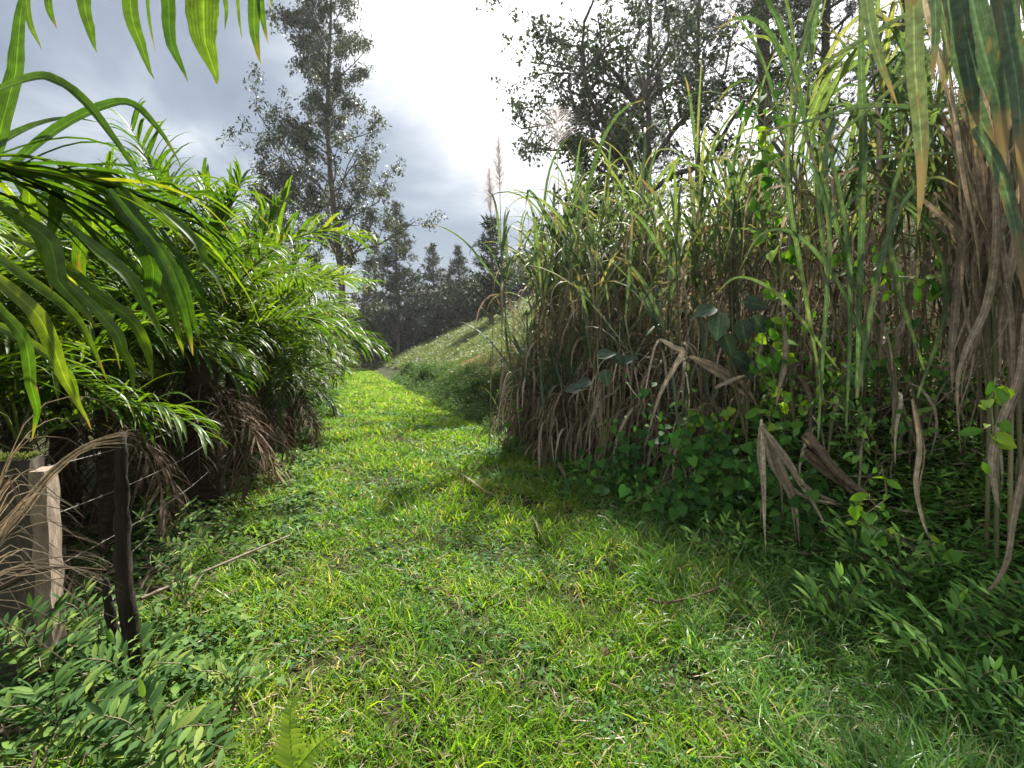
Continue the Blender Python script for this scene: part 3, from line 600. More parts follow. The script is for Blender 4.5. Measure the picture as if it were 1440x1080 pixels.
for pts, w in lst:
    Yd = 2.0 + .4 * rng.random(); strip(gm, px([(a, b_, Yd) for a, b_ in pts]), w * Yd / 720, face=(-.5, -1, .3), fold=.2, prof=[.9, 1, 1, .95, .8, .5, .04], twist=rng.normal() * .3)
lst = [([(1205, 560), (1212, 300), (1214, 183), (1211, 92), (1211, 0), (1210, -60)], 13), ([(1300, 8), (1284, 15), (1220, 52), (1171, 82), (1122, 122), (1080, 156)], 10), ([(1370, 148), (1284, 151), (1214, 150), (1137, 171), (1052, 188)], 12),
       ([(1330, 70), (1281, 104), (1208, 165), (1145, 219)], 10), ([(1350, 214), (1244, 221), (1150, 241)], 8), ([(1350, 350), (1240, 262), (1180, 300), (1130, 340)], 8), ([(1150, 620), (1162, 420), (1166, 320), (1150, 250), (1120, 215), (1088, 230)], 8), ([(1158, 560), (1130, 400), (1108, 260), (1112, 150), (1118, 75)], 8), ([(1205, 560), (1232, 400), (1262, 300), (1310, 250), (1360, 270)], 10), ([(1190, 600), (1196, 420), (1186, 300), (1160, 200), (1120, 170)], 8), ([(1230, 520), (1180, 400), (1120, 330), (1070, 330), (1040, 380)], 8), ([(1210, 420), (1170, 300), (1150, 245), (1155, 330), (1168, 430)], 10), ([(1300, 520), (1262, 400), (1250, 300), (1275, 210), (1300, 150)], 9), ([(1290, 560), (1330, 430), (1310, 330), (1265, 290), (1230, 330)], 9), ([(1180, 520), (1100, 420), (1040, 390), (1000, 420)], 7)]
for pts, w in lst:
    Yd = 2.5 + .5 * rng.random(); strip(gg, px([(a, b_, Yd) for a, b_ in pts]), w * .75 * Yd / 720, fold=.3, rnd=.2 + .5 * rng.random())
lst = [([(1290, -50), (1300, 15), (1318, 92), (1336, 153), (1351, 214), (1368, 280), (1398, 347)], 15), ([(1396, 200), (1400, 340), (1387, 430), (1362, 485), (1347, 541), (1351, 640)], 15), ([(1440, 440), (1433, 523), (1408, 590), (1395, 645), (1401, 700), (1408, 718)], 16),
       ([(1460, 590), (1440, 653), (1425, 719), (1414, 786), (1395, 823), (1375, 836)], 14), ([(1283, 560), (1292, 627), (1286, 682), (1295, 730), (1309, 764)], 12), ([(1335, 100), (1352, 250), (1370, 330), (1380, 420)], 12)]
for pts, w in lst:
    Yd = 2.35 + .2 * rng.random(); strip(dm, px([(a, b_, Yd) for a, b_ in pts]), w * .62 * Yd / 720, face=(-.5, -1, .3), fold=.6, rnd=.6 + .3 * rng.random(), twist=rng.normal() * .9); strip(dm, px([(a + 5 + rng.normal() * 3, b_ + 8, Yd + .03) for a, b_ in pts]), w * .35 * Yd / 720, face=(.5, -1, .3), fold=.5, rnd=.3 + .4 * rng.random())
for k in range(130):   # column of brown blades
    x0 = 1345 + 110 * rng.random(); y0 = 100 + 250 * rng.random(); ln = 130 + 230 * rng.random(); Yd = 2.5 + .7 * rng.random(); dx = rng.normal() * 26
    strip(dm, px([(x0 - dx, y0, Yd), (x0 + rng.normal() * 6, y0 + ln * .35, Yd), (x0 + rng.normal() * 8, y0 + ln * .7, Yd), (x0 + dx, y0 + ln, Yd)]), (3 + 8 * rng.random()) * Yd / 720, face=(-.5 + rng.normal() * .5, -1, .3), fold=.4, twist=rng.normal() * .8, n=10, rnd=.2 + .6 * rng.random())
sm = MB()
for k in range(5):
    x0 = 1382 + 16 * k; Yd = 2.7 + .4 * rng.random(); b_ = P(x0, 900, Yd); b_[2] = H(b_[0], b_[1])
    tube(sm, [b_, P(x0 + rng.normal() * 8, 450, Yd), P(x0 - 10 + rng.normal() * 15, 0, Yd), P(x0 - 30 + rng.normal() * 20, -160, Yd)], [.013, .011, .008], 6, 10)
sm.build('stems', M['stem'], t, base); gm.build('grey_green_leaves', M['caneblue'], t, base); gg.build('green_leaves', M['cane'], t, base); dm.build('dead_leaves', M['dead'], t, base)

# ---------------------------------------------------------------- broken cane bundles and bent dead leaves on the bank
def deadthing(name, label, cat, lst, Yd, mat='dead', group=None, thick=None):
    mb = MB(); b_ = P(*lst[0][0][0], Yd); base = np.array(b_)
    for pts, w in lst:
        strip(mb, px([(a, c_, Yd - .03 * j * 0) for j, (a, c_) in enumerate(pts)]), w * Yd / 720, face=(-.3, -1, .4), fold=.45, rnd=.5 + .5 * rng.random(), twist=rng.normal() * .5)
    if thick: 
        for pts, w in thick: tube(mb, px([(a, c_, Yd + .02) for a, c_ in pts]), np.array([1, .9, .5]) * w * Yd / 1440, 6, 8)
    return tag(mb.build(name, M[mat], None, base), label, cat, group)
def place(o, base): o.location = base
o = deadthing('dead_leaf_bunch', 'bunch of dead cane leaves hanging like a broom from a broken stalk on the bank', 'dead leaves',
  [([(1070, 590), (1072, 660), (1074, 720), (1077, 782)], 8), ([(1072, 597), (1094, 647), (1117, 700), (1125, 771)], 9), ([(1073, 600), (1100, 640), (1135, 695), (1166, 748)], 9), ([(1072, 600), (1083, 650), (1110, 700), (1120, 765)], 6), ([(1071, 598), (1105, 650), (1140, 690), (1183, 708)], 8), ([(1074, 600), (1088, 640), (1098, 690), (1100, 730)], 6), ([(1068, 600), (1066, 640), (1072, 690), (1068, 740)], 5)], 3.55,
  thick=[([(1072, 597), (1100, 672), (1135, 700), (1183, 710)], 7)]); o.location = P(1070, 590, 3.55)
o = deadthing('dead_cane_bundle', 'thick bundle of broken brown cane leaning down the bank', 'dead cane',
  [([(1136, 612), (1178, 665), (1232, 708)], 9), ([(1128, 640), (1170, 672), (1216, 704)], 9), ([(1140, 625), (1185, 680), (1222, 730)], 8), ([(1130, 630), (1165, 660), (1200, 690)], 10)], 3.4, 'deaddark', thick=[([(1134, 612), (1176, 664), (1230, 706)], 16), ([(1140, 628), (1180, 675), (1220, 706)], 12)]); o.location = P(1136, 612, 3.4)
o = deadthing('bent_dead_leaf', 'pale dead cane leaf folded in a sharp angle above the creepers', 'dead leaf', [([(928, 478), (948, 489), (959, 497), (946, 520), (926, 560), (904, 632)], 9)], 5.0); o.location = P(928, 478, 5.0)
o = deadthing('dead_cane_leaf', 'long pale dead leaf slanting down across the dark gap below the broad grey leaves', 'dead leaf', [([(970, 501), (1010, 520), (1045, 542), (1070, 578)], 10), ([(975, 505), (1030, 540), (1060, 566)], 7)], 4.3); o.location = P(970, 501, 4.3)
o = deadthing('dead_leaf_piece', 'short pale dead leaf lying across the long slanting one', 'dead leaf', [([(1005, 546), (1030, 534), (1053, 526)], 6)], 4.2); o.location = P(1005, 546, 4.2)
o = deadthing('hanging_dead_leaf', 'thin tan leaf hanging below the heart-leaved vine', 'dead leaf', [([(1100, 420), (1104, 504), (1098, 540), (1090, 578)], 7)], 3.8); o.location = P(1100, 420, 3.8)

# flower plumes
def plume(label, px_, top, bot, Yd, w, dens=1.):
    b_ = P(px_, 640, Yd); b_[2] = H(b_[0], b_[1]); tp = P(px_, top, Yd); bt = P(px_ + 2, bot, Yd)
    t = thing('flower_plume', label, 'grass plume', b_, 0, 'feathery flower plumes above the thicket')
    s = MB(); tube(s, [b_, b_ * .5 + bt * .5 + np.array([.05, 0, 0]), bt, tp], [.010, .007, .005, .002], 5, 12); s.build('stem', M['stem'], t, b_)
    m_ = MB(); n = int(480 * dens); u = rng.random(n) ** .8; c = bt + (tp - bt) * u[:, None]; a = rng.random(n) * 2 * pi
    ribbons(m_, c, np.stack([np.cos(a), np.sin(a), .8 * np.ones(n)], -1), w * (1.1 - u) * (.6 + .8 * rng.random(n)), .008, 1.3, 5, [1, .9, .7, .4, .1], wob=.06)
    m_.build('plume', M['plume'], t, b_); return t
plume('tall upright grey-pink flower plume at the open end of the thicket', 701, 192, 270, 8.6, .42)
plume('shorter nodding flower plume left of the tall upright one', 688, 235, 300, 8.9, .38)
plume('pale drooping flower plume in front of the spreading tree', 782, 150, 205, 8.0, .5, .45)

# ---------------------------------------------------------------- vines and bank plants
def hearts(label, path, Yd, n, size, spread=8, mat='vine', T=HEART, cat='vine', name='climbing_vine'):
    c = spline([P(a, b_, Yd) for a, b_ in path], 40); base = c[-1].copy(); t = thing(name, label, cat, base)
    m_ = MB(); idx = rng.integers(0, 40, n); p = c[idx] + rng.normal(size=(n, 3)) * spread * Yd / 720
    D = np.stack([rng.normal(size=n) * .6, -.25 + rng.normal(size=n) * .3, -.55 + .4 * rng.normal(size=n)], -1)
    sz = size * (.35 + .95 * rng.random(n) ** 1.3); h_ = (n * 6) // 10
    scat(m_, T[0], T[1], p[:h_], D[:h_], sz[:h_], up=np.array([-.1, -.8, .7]), jit=.8)
    T2 = OVAL if T is HEART else LANCE; scat(m_, T2[0], T2[1], p[h_:], D[h_:], sz[h_:] * 1.1, up=np.array([-.1, -.8, .7]), jit=.8)
    m_.build('leaves', M[mat], t, base); s = MB(); tube(s, c, [.004, .003], 5)
    for q in range(0, n, max(1, n // 50)): tube(s, [c[idx[q]], (c[idx[q]] + p[q]) / 2 + rng.normal(size=3) * .01, p[q]], [.002, .0012], 3)
    s.build('stem', M['stem'], t, base)
hearts('heart-leaved vine climbing a cane column toward the pine branches', [(1078, 120), (1076, 190), (1085, 280), (1100, 380), (1090, 470), (1105, 580)], 3.9, 90, .11, 12)
hearts('lime-green vine draped below the broad grey leaves', [(1072, 470), (1070, 520), (1085, 560), (1080, 600)], 3.9, 42, .09, 12)
hearts('bright small-leaved creeper along the top of the dark creeper mound', [(960, 570), (985, 588), (1010, 590), (1060, 575)], 4.6, 70, .07, 10)
hearts('vine with scattered bright leaves behind the hanging brown blades', [(1180, 370), (1240, 385), (1320, 400), (1370, 410)], 3.0, 60, .07, 16)
hearts('lime vine leaves hanging in the dark beside the brown blade column', [(1400, 530), (1395, 580), (1405, 640)], 2.15, 16, .07, 8)
hearts('trailing vine with pairs of bright heart leaves low on the bank', [(1240, 655), (1245, 700), (1215, 735), (1320, 770), (1340, 790)], 2.75, 26, .085, 10)
hearts('vine hanging from the end clump of the thicket', [(722, 560), (724, 600), (720, 640)], 8., 30, .09, 12)
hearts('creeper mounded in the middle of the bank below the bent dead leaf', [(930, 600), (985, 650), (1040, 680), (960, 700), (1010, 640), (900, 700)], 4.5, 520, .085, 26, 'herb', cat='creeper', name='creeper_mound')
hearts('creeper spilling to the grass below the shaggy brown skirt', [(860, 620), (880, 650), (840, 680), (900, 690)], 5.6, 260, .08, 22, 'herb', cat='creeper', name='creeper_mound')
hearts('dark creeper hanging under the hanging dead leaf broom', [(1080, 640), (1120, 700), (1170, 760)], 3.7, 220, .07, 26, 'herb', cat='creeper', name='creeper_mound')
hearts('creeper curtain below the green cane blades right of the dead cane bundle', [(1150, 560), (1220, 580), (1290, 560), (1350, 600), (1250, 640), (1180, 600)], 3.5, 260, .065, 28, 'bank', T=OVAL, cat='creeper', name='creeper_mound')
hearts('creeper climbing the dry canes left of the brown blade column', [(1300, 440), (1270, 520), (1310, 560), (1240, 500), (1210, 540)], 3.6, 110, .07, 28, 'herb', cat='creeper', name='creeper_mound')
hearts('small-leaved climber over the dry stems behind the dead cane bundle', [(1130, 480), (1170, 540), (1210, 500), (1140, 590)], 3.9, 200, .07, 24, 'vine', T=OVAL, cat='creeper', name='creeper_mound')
def bigleaf(label, spots, Yd, base_px):
    b_ = P(*base_px, Yd + .2); t = thing('broad_leaved_shrub', label, 'shrub', b_)
    for (a, c_, ang, w) in spots:
        m_ = MB(); p = P(a, c_, Yd); D = np.array([[cos(radians(ang)), -.2, sin(radians(ang))]])
        T = leaf_t(.75, [.5, 1, .95, .6, .03], 6, .15, .12); scat(m_, *T, p[None], D, np.array([w * Yd / 720]), up=np.array([-.2, -.8, .6]), jit=.2); m_.build('leaf', M['bluish'], t, b_)
    s = MB()
    for (a, c_, ang, w) in spots: tube(s, [b_, P(a, c_, Yd)], [.008, .004], 5, 5)
    s.build('stems', M['stem'], t, b_)
bigleaf('shrub with large dull grey-green leaves in the middle of the thicket', [(1012, 440, -100, 40), (1046, 425, -10, 36), (1005, 432, 200, 34), (1042, 450, -80, 34), (1060, 445, -60, 36), (1030, 500, -30, 34), (1018, 470, -70, 34), (1050, 505, -80, 30)], 4.2, (1050, 620))
bigleaf('shrub with dark rounded leaves among the brown cane skirts', [(840, 500, 10, 26), (862, 498, -40, 24), (850, 520, -80, 24), (830, 535, 200, 24), (875, 508, 20, 22), (815, 545, 190, 22)], 5.3, (850, 640))

# ---------------------------------------------------------------- verge: pinnate-leaved herbs, fern
def pinnate(label, stems, Yd, T=LANCE, lf=.075, np_=6, name='leafy_herb', cat='herb', mat='pinnate'):
    q = stems[0][0]; b_ = P(*q, Yd); b_[2] = H(b_[0], b_[1]); t = thing(name, label, cat, b_)
    m_, s = MB(), MB()
    for a, e in stems:
        A = P(*a, Yd); A[2] = max(float(H(A[0], A[1])), min(A[2], .25)); E = P(*e, Yd - .1); mid = (A + E) / 2 + np.array([0, 0, .06]); c = spline([A, mid, E], 14); tube(s, c, [.004, .002], 4)
        d = nrm(E - A); sd = nrm(np.cross(d, [0, -.3, 1.])); tt = np.linspace(.3, 1, np_)
        for sg in (-1, 1):
            p = np.stack([np.interp(tt, np.linspace(0, 1, 14), c[:, k]) for k in range(3)], -1)
            scat(m_, *T, p, d * .6 + sg * sd + np.zeros((np_, 3)) + rng.normal(size=(np_, 3)) * .12, lf * (.7 + .5 * np.sin(tt * 2.6)) , up=np.array([0, -.4, 1]), jit=.25)
        scat(m_, *T, E[None], d[None], np.array([lf]), up=np.array([0, -.4, 1]), jit=.2)
    m_.build('leaves', M[mat], t, b_); s.build('stem', M['stem'], t, b_)
def rstems(cx, cy, n, R, ev=.6):
    return [((cx + rng.normal() * 8, cy + 30), (cx + R * cos(a) * (.6 + .5 * rng.random()), cy + R * ev * sin(a) * (.6 + .5 * rng.random()) - 15)) for a in np.linspace(0, 2 * pi, n, endpoint=False) + rng.random() * .5]
for lb, cx, cy, n, R, Yd, lf in [('pale pinnate-leaved herb at the left edge under the dead palm fibres', 60, 915, 9, 75, 2.3, .075), ('bright pinnate-leaved herb beside the rotten stump', 190, 945, 8, 70, 2.25, .075),
        ('leafy herb in the bottom left corner', 90, 1010, 9, 90, 1.9, .08), ('toothed-leaf herb at the bottom edge left of the fern', 220, 1050, 9, 90, 1.75, .08), ('small feathery-leaved herb beside the leaning stick', 255, 815, 6, 40, 3.0, .055),
        ('leafy herb between the stump and the leaning stick', 130, 870, 6, 60, 2.6, .065), ('leafy herb spreading at the base of the shaggy palm trunk', 290, 790, 8, 70, 3.9, .08), ('broad soft weed at the bottom edge of the track', 330, 960, 7, 60, 2.2, .06),
        ('leafy herb in front of the dark gap between two palm trunks', 235, 735, 7, 50, 4.3, .08)]:
    pinnate(lb, rstems(cx, cy, n, R), Yd, lf=lf)
for lb, cx, cy, n, R, Yd, lf in [('tall leafy weed with pointed leaves at the right bank foot', 1180, 850, 7, 60, 2.9, .10), ('leafy weed near the right picture edge', 1330, 900, 8, 80, 2.5, .10), ('small bright pointed-leaf weed standing in the long grass', 1040, 870, 5, 35, 3.1, .07), ('bright leafy weed on the bank below the thin tan hanging leaves', 1270, 800, 9, 60, 2.9, .08), ('leafy weed at the right edge under the long curled brown leaf', 1405, 860, 9, 60, 2.5, .08), ('leafy weed just below the dark leaning cane bundle', 1200, 760, 8, 50, 3.3, .08), ('low leafy weed in the lower right corner', 1370, 985, 9, 70, 2.2, .075), ('bright weed at the foot of the heart-leaved creeper mound', 1010, 770, 8, 45, 3.9, .08)]:
    pinnate(lb, rstems(cx, cy, n, R), Yd, lf=lf, np_=4, mat='bank')
# fern
b_ = G(420, 1078); t = thing('fern', 'small yellow-green fern at the bottom edge of the grass', 'fern', b_)
for A, E, w in (((412, 1080), (413, 974), .075), ((410, 1090), (502, 1014), .06)):
    Yd = float(b_[1]) - .18; m_ = MB(); c = spline([P(*A, Yd), P((A[0] + E[0]) / 2 - 5, (A[1] + E[1]) / 2 - 8, Yd - .05), P(*E, Yd - .02)], 18); d = nrm(np.gradient(c, axis=0)); sd = nrm(np.cross(d, [0, -1, .4]))
    tube(m_, c, [.003, .001], 4)
    for sg in (-1, 1):
        tt = np.linspace(.1, 1, 18); scat(m_, *leaf_t(.34, [1, .9, .6, .05], 3, .1, .1), c, sd * sg + d * .35, w * np.clip(1.15 - tt, .15, 1), up=np.array([0, -1, .6]), jit=.12)
    m_.build('frond', M['fern'], t, b_)

# ---------------------------------------------------------------- fence post, stump, wires, sticks
b_ = P(38, 800, 2.55); b_[2] = H(b_[0], b_[1]); top = P(38, 636, 2.55)[2] - b_[2]
t = thing('fence_post', 'old mossy concrete fence post with a flaking pale edge, half hidden by palm leaves', 'fence post', b_, radians(20))
def box_mesh(mb, x0, x1, y0, y1, z0, z1, nx=6, nz_=26, wob=.006):
    """rough-sided slab with a rounded top"""
    def face(A, B, C, D, nu, nv):
        u = np.linspace(0, 1, nu)[None, :, None]; v = np.linspace(0, 1, nv)[:, None, None]
        V = (A * (1 - u) + B * u) * (1 - v) + (D * (1 - u) + C * u) * v
        i = np.arange(nv - 1)[:, None] * nu + np.arange(nu - 1)[None]
        V = V + wob * np.stack([np.sin(V[..., 2] * 31 + V[..., 1] * 50), np.sin(V[..., 2] * 37 + V[..., 0] * 60), 0 * V[..., 0]], -1)
        mb.add(V, np.stack([i, i + 1, i + 1 + nu, i + nu], -1), np.zeros(V.shape))
    a = lambda *q: np.array(q, float)
    face(a(x0, y0, z0), a(x1, y0, z0), a(x1, y0, z1), a(x0, y0, z1), nx, nz_); face(a(x1, y0, z0), a(x1, y1, z0), a(x1, y1, z1), a(x1, y0, z1), nx, nz_)
    face(a(x1, y1, z0), a(x0, y1, z0), a(x0, y1, z1), a(x1, y1, z1), nx, nz_); face(a(x0, y1, z0), a(x0, y0, z0), a(x0, y0, z1), a(x0, y1, z1), nx, nz_)
    face(a(x0, y0, z1), a(x1, y0, z1), a(x1, y1, z1), a(x0, y1, z1), nx, nx)
m_ = MB(); box_mesh(m_, -.12, .06, -.07, .07, -.2, top - .03); m_.build('shaft', M['concrete'], t)
m_ = MB(); box_mesh(m_, .0605, .125, -.075, .06, .12, top - .09, wob=.004); m_.build('pale_edge', M['plank'], t)
m_ = MB(); n = 900; u = rng.random((n, 2)); p = np.stack([-.12 + .18 * u[:, 0], -.07 + .14 * u[:, 1], np.full(n, top - .035) + .015 * rng.random(n)], -1)
ribbons(m_, p, rdir(n, .8), .012 + .02 * rng.random(n), .004, 1., 2, [1, .7, .1]); m_.build('moss', M['moss'], t)
b_ = P(182, 905, 2.5); b_[2] = H(b_[0], b_[1]); t = thing('rotten_stump', 'dark rotten split stump leaning upright at the edge of the weeds', 'stump', b_)
for nm, pts, r in (('trunk', [(0, 0, -.1), (.0, 0, .4), (-.01, 0, .8), (.0, 0, 1.25)], [.048, .038, .034, .022]), ('splinter', [(-.085, -.01, -.1), (-.08, -.01, .25), (-.095, 0, .52)], [.03, .028, .012])):
    m_ = MB(); tube(m_, pts, r, 9, 26); V = m_.v[0]; V += .005 * np.stack([np.sin(V[:, 2] * 40 + V[:, 1] * 90), np.sin(V[:, 2] * 33 + V[:, 0] * 80), 0 * V[:, 0]], -1) + .012 * np.stack([np.sin(V[:, 2] * 7), np.sin(V[:, 2] * 9 + 1), 0 * V[:, 0]], -1); m_.build(nm, M['rotten'], t)
# dry fibre fronds spraying from left edge
b_ = P(-40, 860, 2.1); b_[2] = max(b_[2], 0.1); t = thing('dry_palm_frond', 'fallen dry palm frond spraying thin grey fibres across the left edge', 'dead frond', b_)
m_ = MB()
for k in range(42):
    y0 = 640 + 220 * rng.random(); x1 = 20 + 160 * rng.random(); y1 = y0 + rng.normal() * 50 + 10; Yd = 2.0 + .25 * rng.random()
    strip(m_, px([(-60 + 20 * rng.random(), 830 + rng.normal() * 22, Yd), (x1 * .25 - 10, (y0 + y1) / 2 - 10, Yd), (x1 * .7, y1 - 15, Yd), (x1, y1 + 18 * rng.random(), Yd)]), .0045, fold=.2, n=10, rnd=.25 + .6 * rng.random())
for k in range(11):
    Yd = 2.2; e = rng.normal() * 9
    strip(m_, px([(-40, 790 + e, Yd), (30, 720 + e, Yd), (75, 665 + e * .6, Yd), (125, 628 + e * .4, Yd), (170 + 25 * rng.random(), 620 + e, Yd), (195 + 8 * rng.random(), 640 + e * 2.5, Yd)][:(6 if k % 2 else 5)]), .005, fold=.2, n=14, rnd=.5)
m_.build('fibres', M['dead'], t, b_)
s = MB(); tube(s, [b_, P(-20, 840, 2.1), P(60, 800, 2.15), P(150, 802, 2.2)], [.02, .012, .003], 6, 8); s.build('stalk', M['deaddark'], t, b_)
# barbed wires
for i, (lb, A, Bq) in enumerate([('top strand of rusty barbed wire running back from the mossy post', (-60, 674, 560), 0), ('middle strand of rusty barbed wire running back from the mossy post', (-60, 736, 620), 0), ('lowest strand of rusty barbed wire running back from the mossy post', (-60, 815, 0), 0)]):
    zc = [1.02, .76, .48][i]; pts = np.array([(-2.65, 1.9, zc), (-2.42, 2.55, zc - .0), (-2.75, 4.2, zc - .03), (-3.3, 6.0, zc + .02), (-4.3, 9., zc)]); c = spline(pts, 50); m_ = MB(); tube(m_, c, [.0022, .0022], 5)
    for q in spline(pts, 60)[::2]:
        tube(m_, [q + np.array([0, -.01, -.012]), q + np.array([0, .01, .012])], [.0015, .0008], 4); tube(m_, [q + np.array([-.01, .005, .012]), q + np.array([.01, 0, -.012])], [.0015, .0008], 4)
    tag(m_.build('barbed_wire', M['wire'], None, c[0]), lb, 'barbed wire', 'barbed wire strands of the old fence').location = c[0]
# sticks and leaves on the track
def onground(name, label, cat, pts, w, mat='dead', r=None, off=.05):
    g = [G(a, b_, off) for a, b_ in pts]; m_ = MB()
    if r: tube(m_, g, [r, r * .8, r * .4], 6, 16)
    else: strip(m_, g, w, face=(.1, -.2, 1), fold=.6, rnd=.62, twist=1.4)
    o = tag(m_.build(name, M[mat], None, g[0]), label, cat); o.location = g[0]; return o
onground('fallen_cane_leaf', 'broken tan cane leaf lying in the middle of the track', 'fallen leaf', [(648, 667), (674, 687), (696, 699), (701, 722)], .055, off=.09)
onground('fallen_cane_strip', 'thin dry strip lying nearer on the shaded half of the track', 'fallen leaf', [(749, 727), (757, 745), (764, 760), (779, 788)], .03, off=.09)
onground('dry_stick', 'pale curved dry cane stick on the shaded grass at right', 'stick', [(912, 842), (936, 848), (981, 837), (1025, 821), (1053, 806)], .03, r=.010, off=.14)
onground('fallen_leaf_scrap', 'small dry leaf scrap right of the curved stick', 'fallen leaf', [(1052, 806), (1066, 820), (1078, 836)], .035, 'dead', off=.12)
onground('pale_leaf_strip', 'pale dead leaf lying at the foot of the shaggy brown skirt', 'fallen leaf', [(785, 650), (792, 668), (800, 686)], .07, off=.14)
onground('thin_leaf_strip', 'thin pale leaf on the grass below the open end of the thicket', 'fallen leaf', [(700, 614), (716, 628), (735, 640)], .06, off=.12)
onground('brown_leaf', 'small curled reddish brown leaf on the near grass', 'fallen leaf', [(846, 915), (852, 920), (862, 918)], .05, 'deaddark', off=.11)
g0, g1 = G(198, 842, .24), G(407, 753, .16); m_ = MB(); tube(m_, [g0, (g0 + g1) / 2 + np.array([0, 0, .0]), g1], [.012, .010, .006], 6, 12)
o = tag(m_.build('leaning_stick', M['dead'], None, g0), 'long thin pale stick lying slanted from the stump toward the grass', 'stick'); o.location = g0
# stakes on far slope
for i, (a, b_, h) in enumerate([(530, 502, .55), (546, 494, .45), (597, 470, .5)]):
    g = G(a, b_, 0); m_ = MB(); tube(m_, [(0, 0, -.1), (.01, 0, h * .6), (.0, 0, h)], [.05, .045, .03], 7, 6)
    o = tag(m_.build('stake', M['plank'], None), ['pale stake at the foot of the slope near the track end', 'short pale stake just right of the first one', 'thin stake higher on the slope line'][i], 'stake', 'pale stakes on the far slope'); o.location = g

# ---------------------------------------------------------------- trees
def grow(T, Lf, p, d, ln, r, lvl, maxl, spec):
    n = 6; pts = [p]; dd = d
    for k in range(n):
        dd = nrm(dd + rng.normal(size=3) * spec['wob'] + np.array([0, 0, spec['up'][min(lvl, len(spec['up']) - 1)]]) / n); pts.append(pts[-1] + dd * ln / n)
    pts = np.array(pts); tube(T, pts, [r, r * .75, r * .45], 7 if lvl < 2 else 4, cap=False)
    if lvl >= maxl:
        Lf.append(pts[2:]); return
    for k in range(spec['n'][lvl]):
        t = spec['t0'][lvl] + (1 - spec['t0'][lvl]) * (k + rng.random()) / spec['n'][lvl]; i = min(int(t * n), n - 1); q = pts[i] + (pts[i + 1] - pts[i]) * (t * n - i)
        ax = nrm(pts[i + 1] - pts[i]); v = nrm(np.cross(ax, rng.normal(size=3))); sp = radians(spec['ang'][lvl] * (.7 + .6 * rng.random()))
        grow(T, Lf, q, ax * cos(sp) + v * sin(sp), ln * spec['len'][lvl] * (.6 + .7 * rng.random()), r * .5 * (1.1 - .4 * t), lvl + 1, maxl, spec)
    if lvl > 0: Lf.append(pts[4:])
def leaves_at(mb, segs, per, spread, size, T=DIAM, hang=.3, drop=.0):
    P_ = np.concatenate([np.repeat(s[rng.integers(0, len(s))][None], per, 0) + rng.normal(size=(per, 3)) * spread for s in segs if rng.random() > drop for _ in range(2)])
    n = len(P_); D = rng.normal(size=(n, 3)) + np.array([0, 0, -hang]); scat(mb, T[0], T[1], P_, D, size * (.5 + .9 * rng.random(n)), jit=1.2)
def make_tree(name, label, cat, x, y, h, r, build, mat, group=None):
    z0 = float(H(x, y)); t = thing(name, label, cat, (x, y, z0 - .1), 0, group); T, C = MB(), MB(); build(T, C, h, r)
    T.build('trunk', M['bark'], t); C.build('crown', M[mat], t); return t
# tall airy tree at left
def euc(T, C, h, r):
    zz = np.linspace(0, h, 30); tr = np.stack([.35 * np.sin(zz * .25) - .01 * zz, .2 * np.sin(zz * .3 + 1), zz], -1); tube(T, tr, [r, r * .7, r * .45, r * .1], 9)
    segs = []
    env = lambda u: np.interp(u, [.15, .25, .4, .5, .58, .7, .85, 1.], [3.2, 5.6, 6.0, 4.0, 3.2, 3.8, 3.6, 1.6])
    for k in range(78):
        u = .17 + .83 * (k + rng.random()) / 78; p = np.array([np.interp(u * h, zz, tr[:, a]) for a in range(3)]); az = rng.random() * 2 * pi; e = radians(28 + 30 * rng.random())
        if .42 < u < .62 and cos(az) < 0 and rng.random() < .4: continue
        L_ = env(u) * (.55 + .65 * rng.random()) * (1.15 if cos(az) < 0 and u < .5 else .95)
        grow(T, segs, p, np.array([cos(az) * cos(e), sin(az) * cos(e), sin(e)]), L_, .07 * (1.1 - u) + .015, 1, 3, dict(wob=.16, up=[0, .25, .1, -.05], n=[0, 5, 3], t0=[0, .25, .3], ang=[0, 42, 45], len=[0, .42, .5]))
    leaves_at(C, segs, 24, .19, .24, hang=.8, drop=.3)
def lower_euc(T, C, h, r):
    zz = np.linspace(0, h, 20); tr = np.stack([-.4 * np.sin(zz * .2), .2 * np.sin(zz * .3), zz], -1); tube(T, tr, [r, r * .6, r * .1], 8); segs = []
    for k in range(44):
        u = .2 + .8 * (k + rng.random()) / 44; p = np.array([np.interp(u * h, zz, tr[:, a]) for a in range(3)]); az = rng.random() * 2 * pi; e = radians(20 + 30 * rng.random())
        grow(T, segs, p, np.array([cos(az) * cos(e), sin(az) * cos(e), sin(e)]), 3.6 * (1.15 - u * .75) * (.6 + .6 * rng.random()), .05, 1, 3, dict(wob=.16, up=[0, .2, .1, -.05], n=[0, 5, 3], t0=[0, .25, .3], ang=[0, 42, 45], len=[0, .42, .5]))
    leaves_at(C, segs, 13, .24, .2, hang=.8, drop=.1)
rng = np.random.default_rng(5)
make_tree('tall_tree', 'tall airy grey-leaved tree reaching the top of the picture above the palms', 'tree', -12.8, 38, 32, .30, euc, 'euc')
make_tree('tall_tree', 'lower rounded companion tree on the left side of the tall airy one', 'tree', -16.6, 37, 14.5, .2, lower_euc, 'euc')
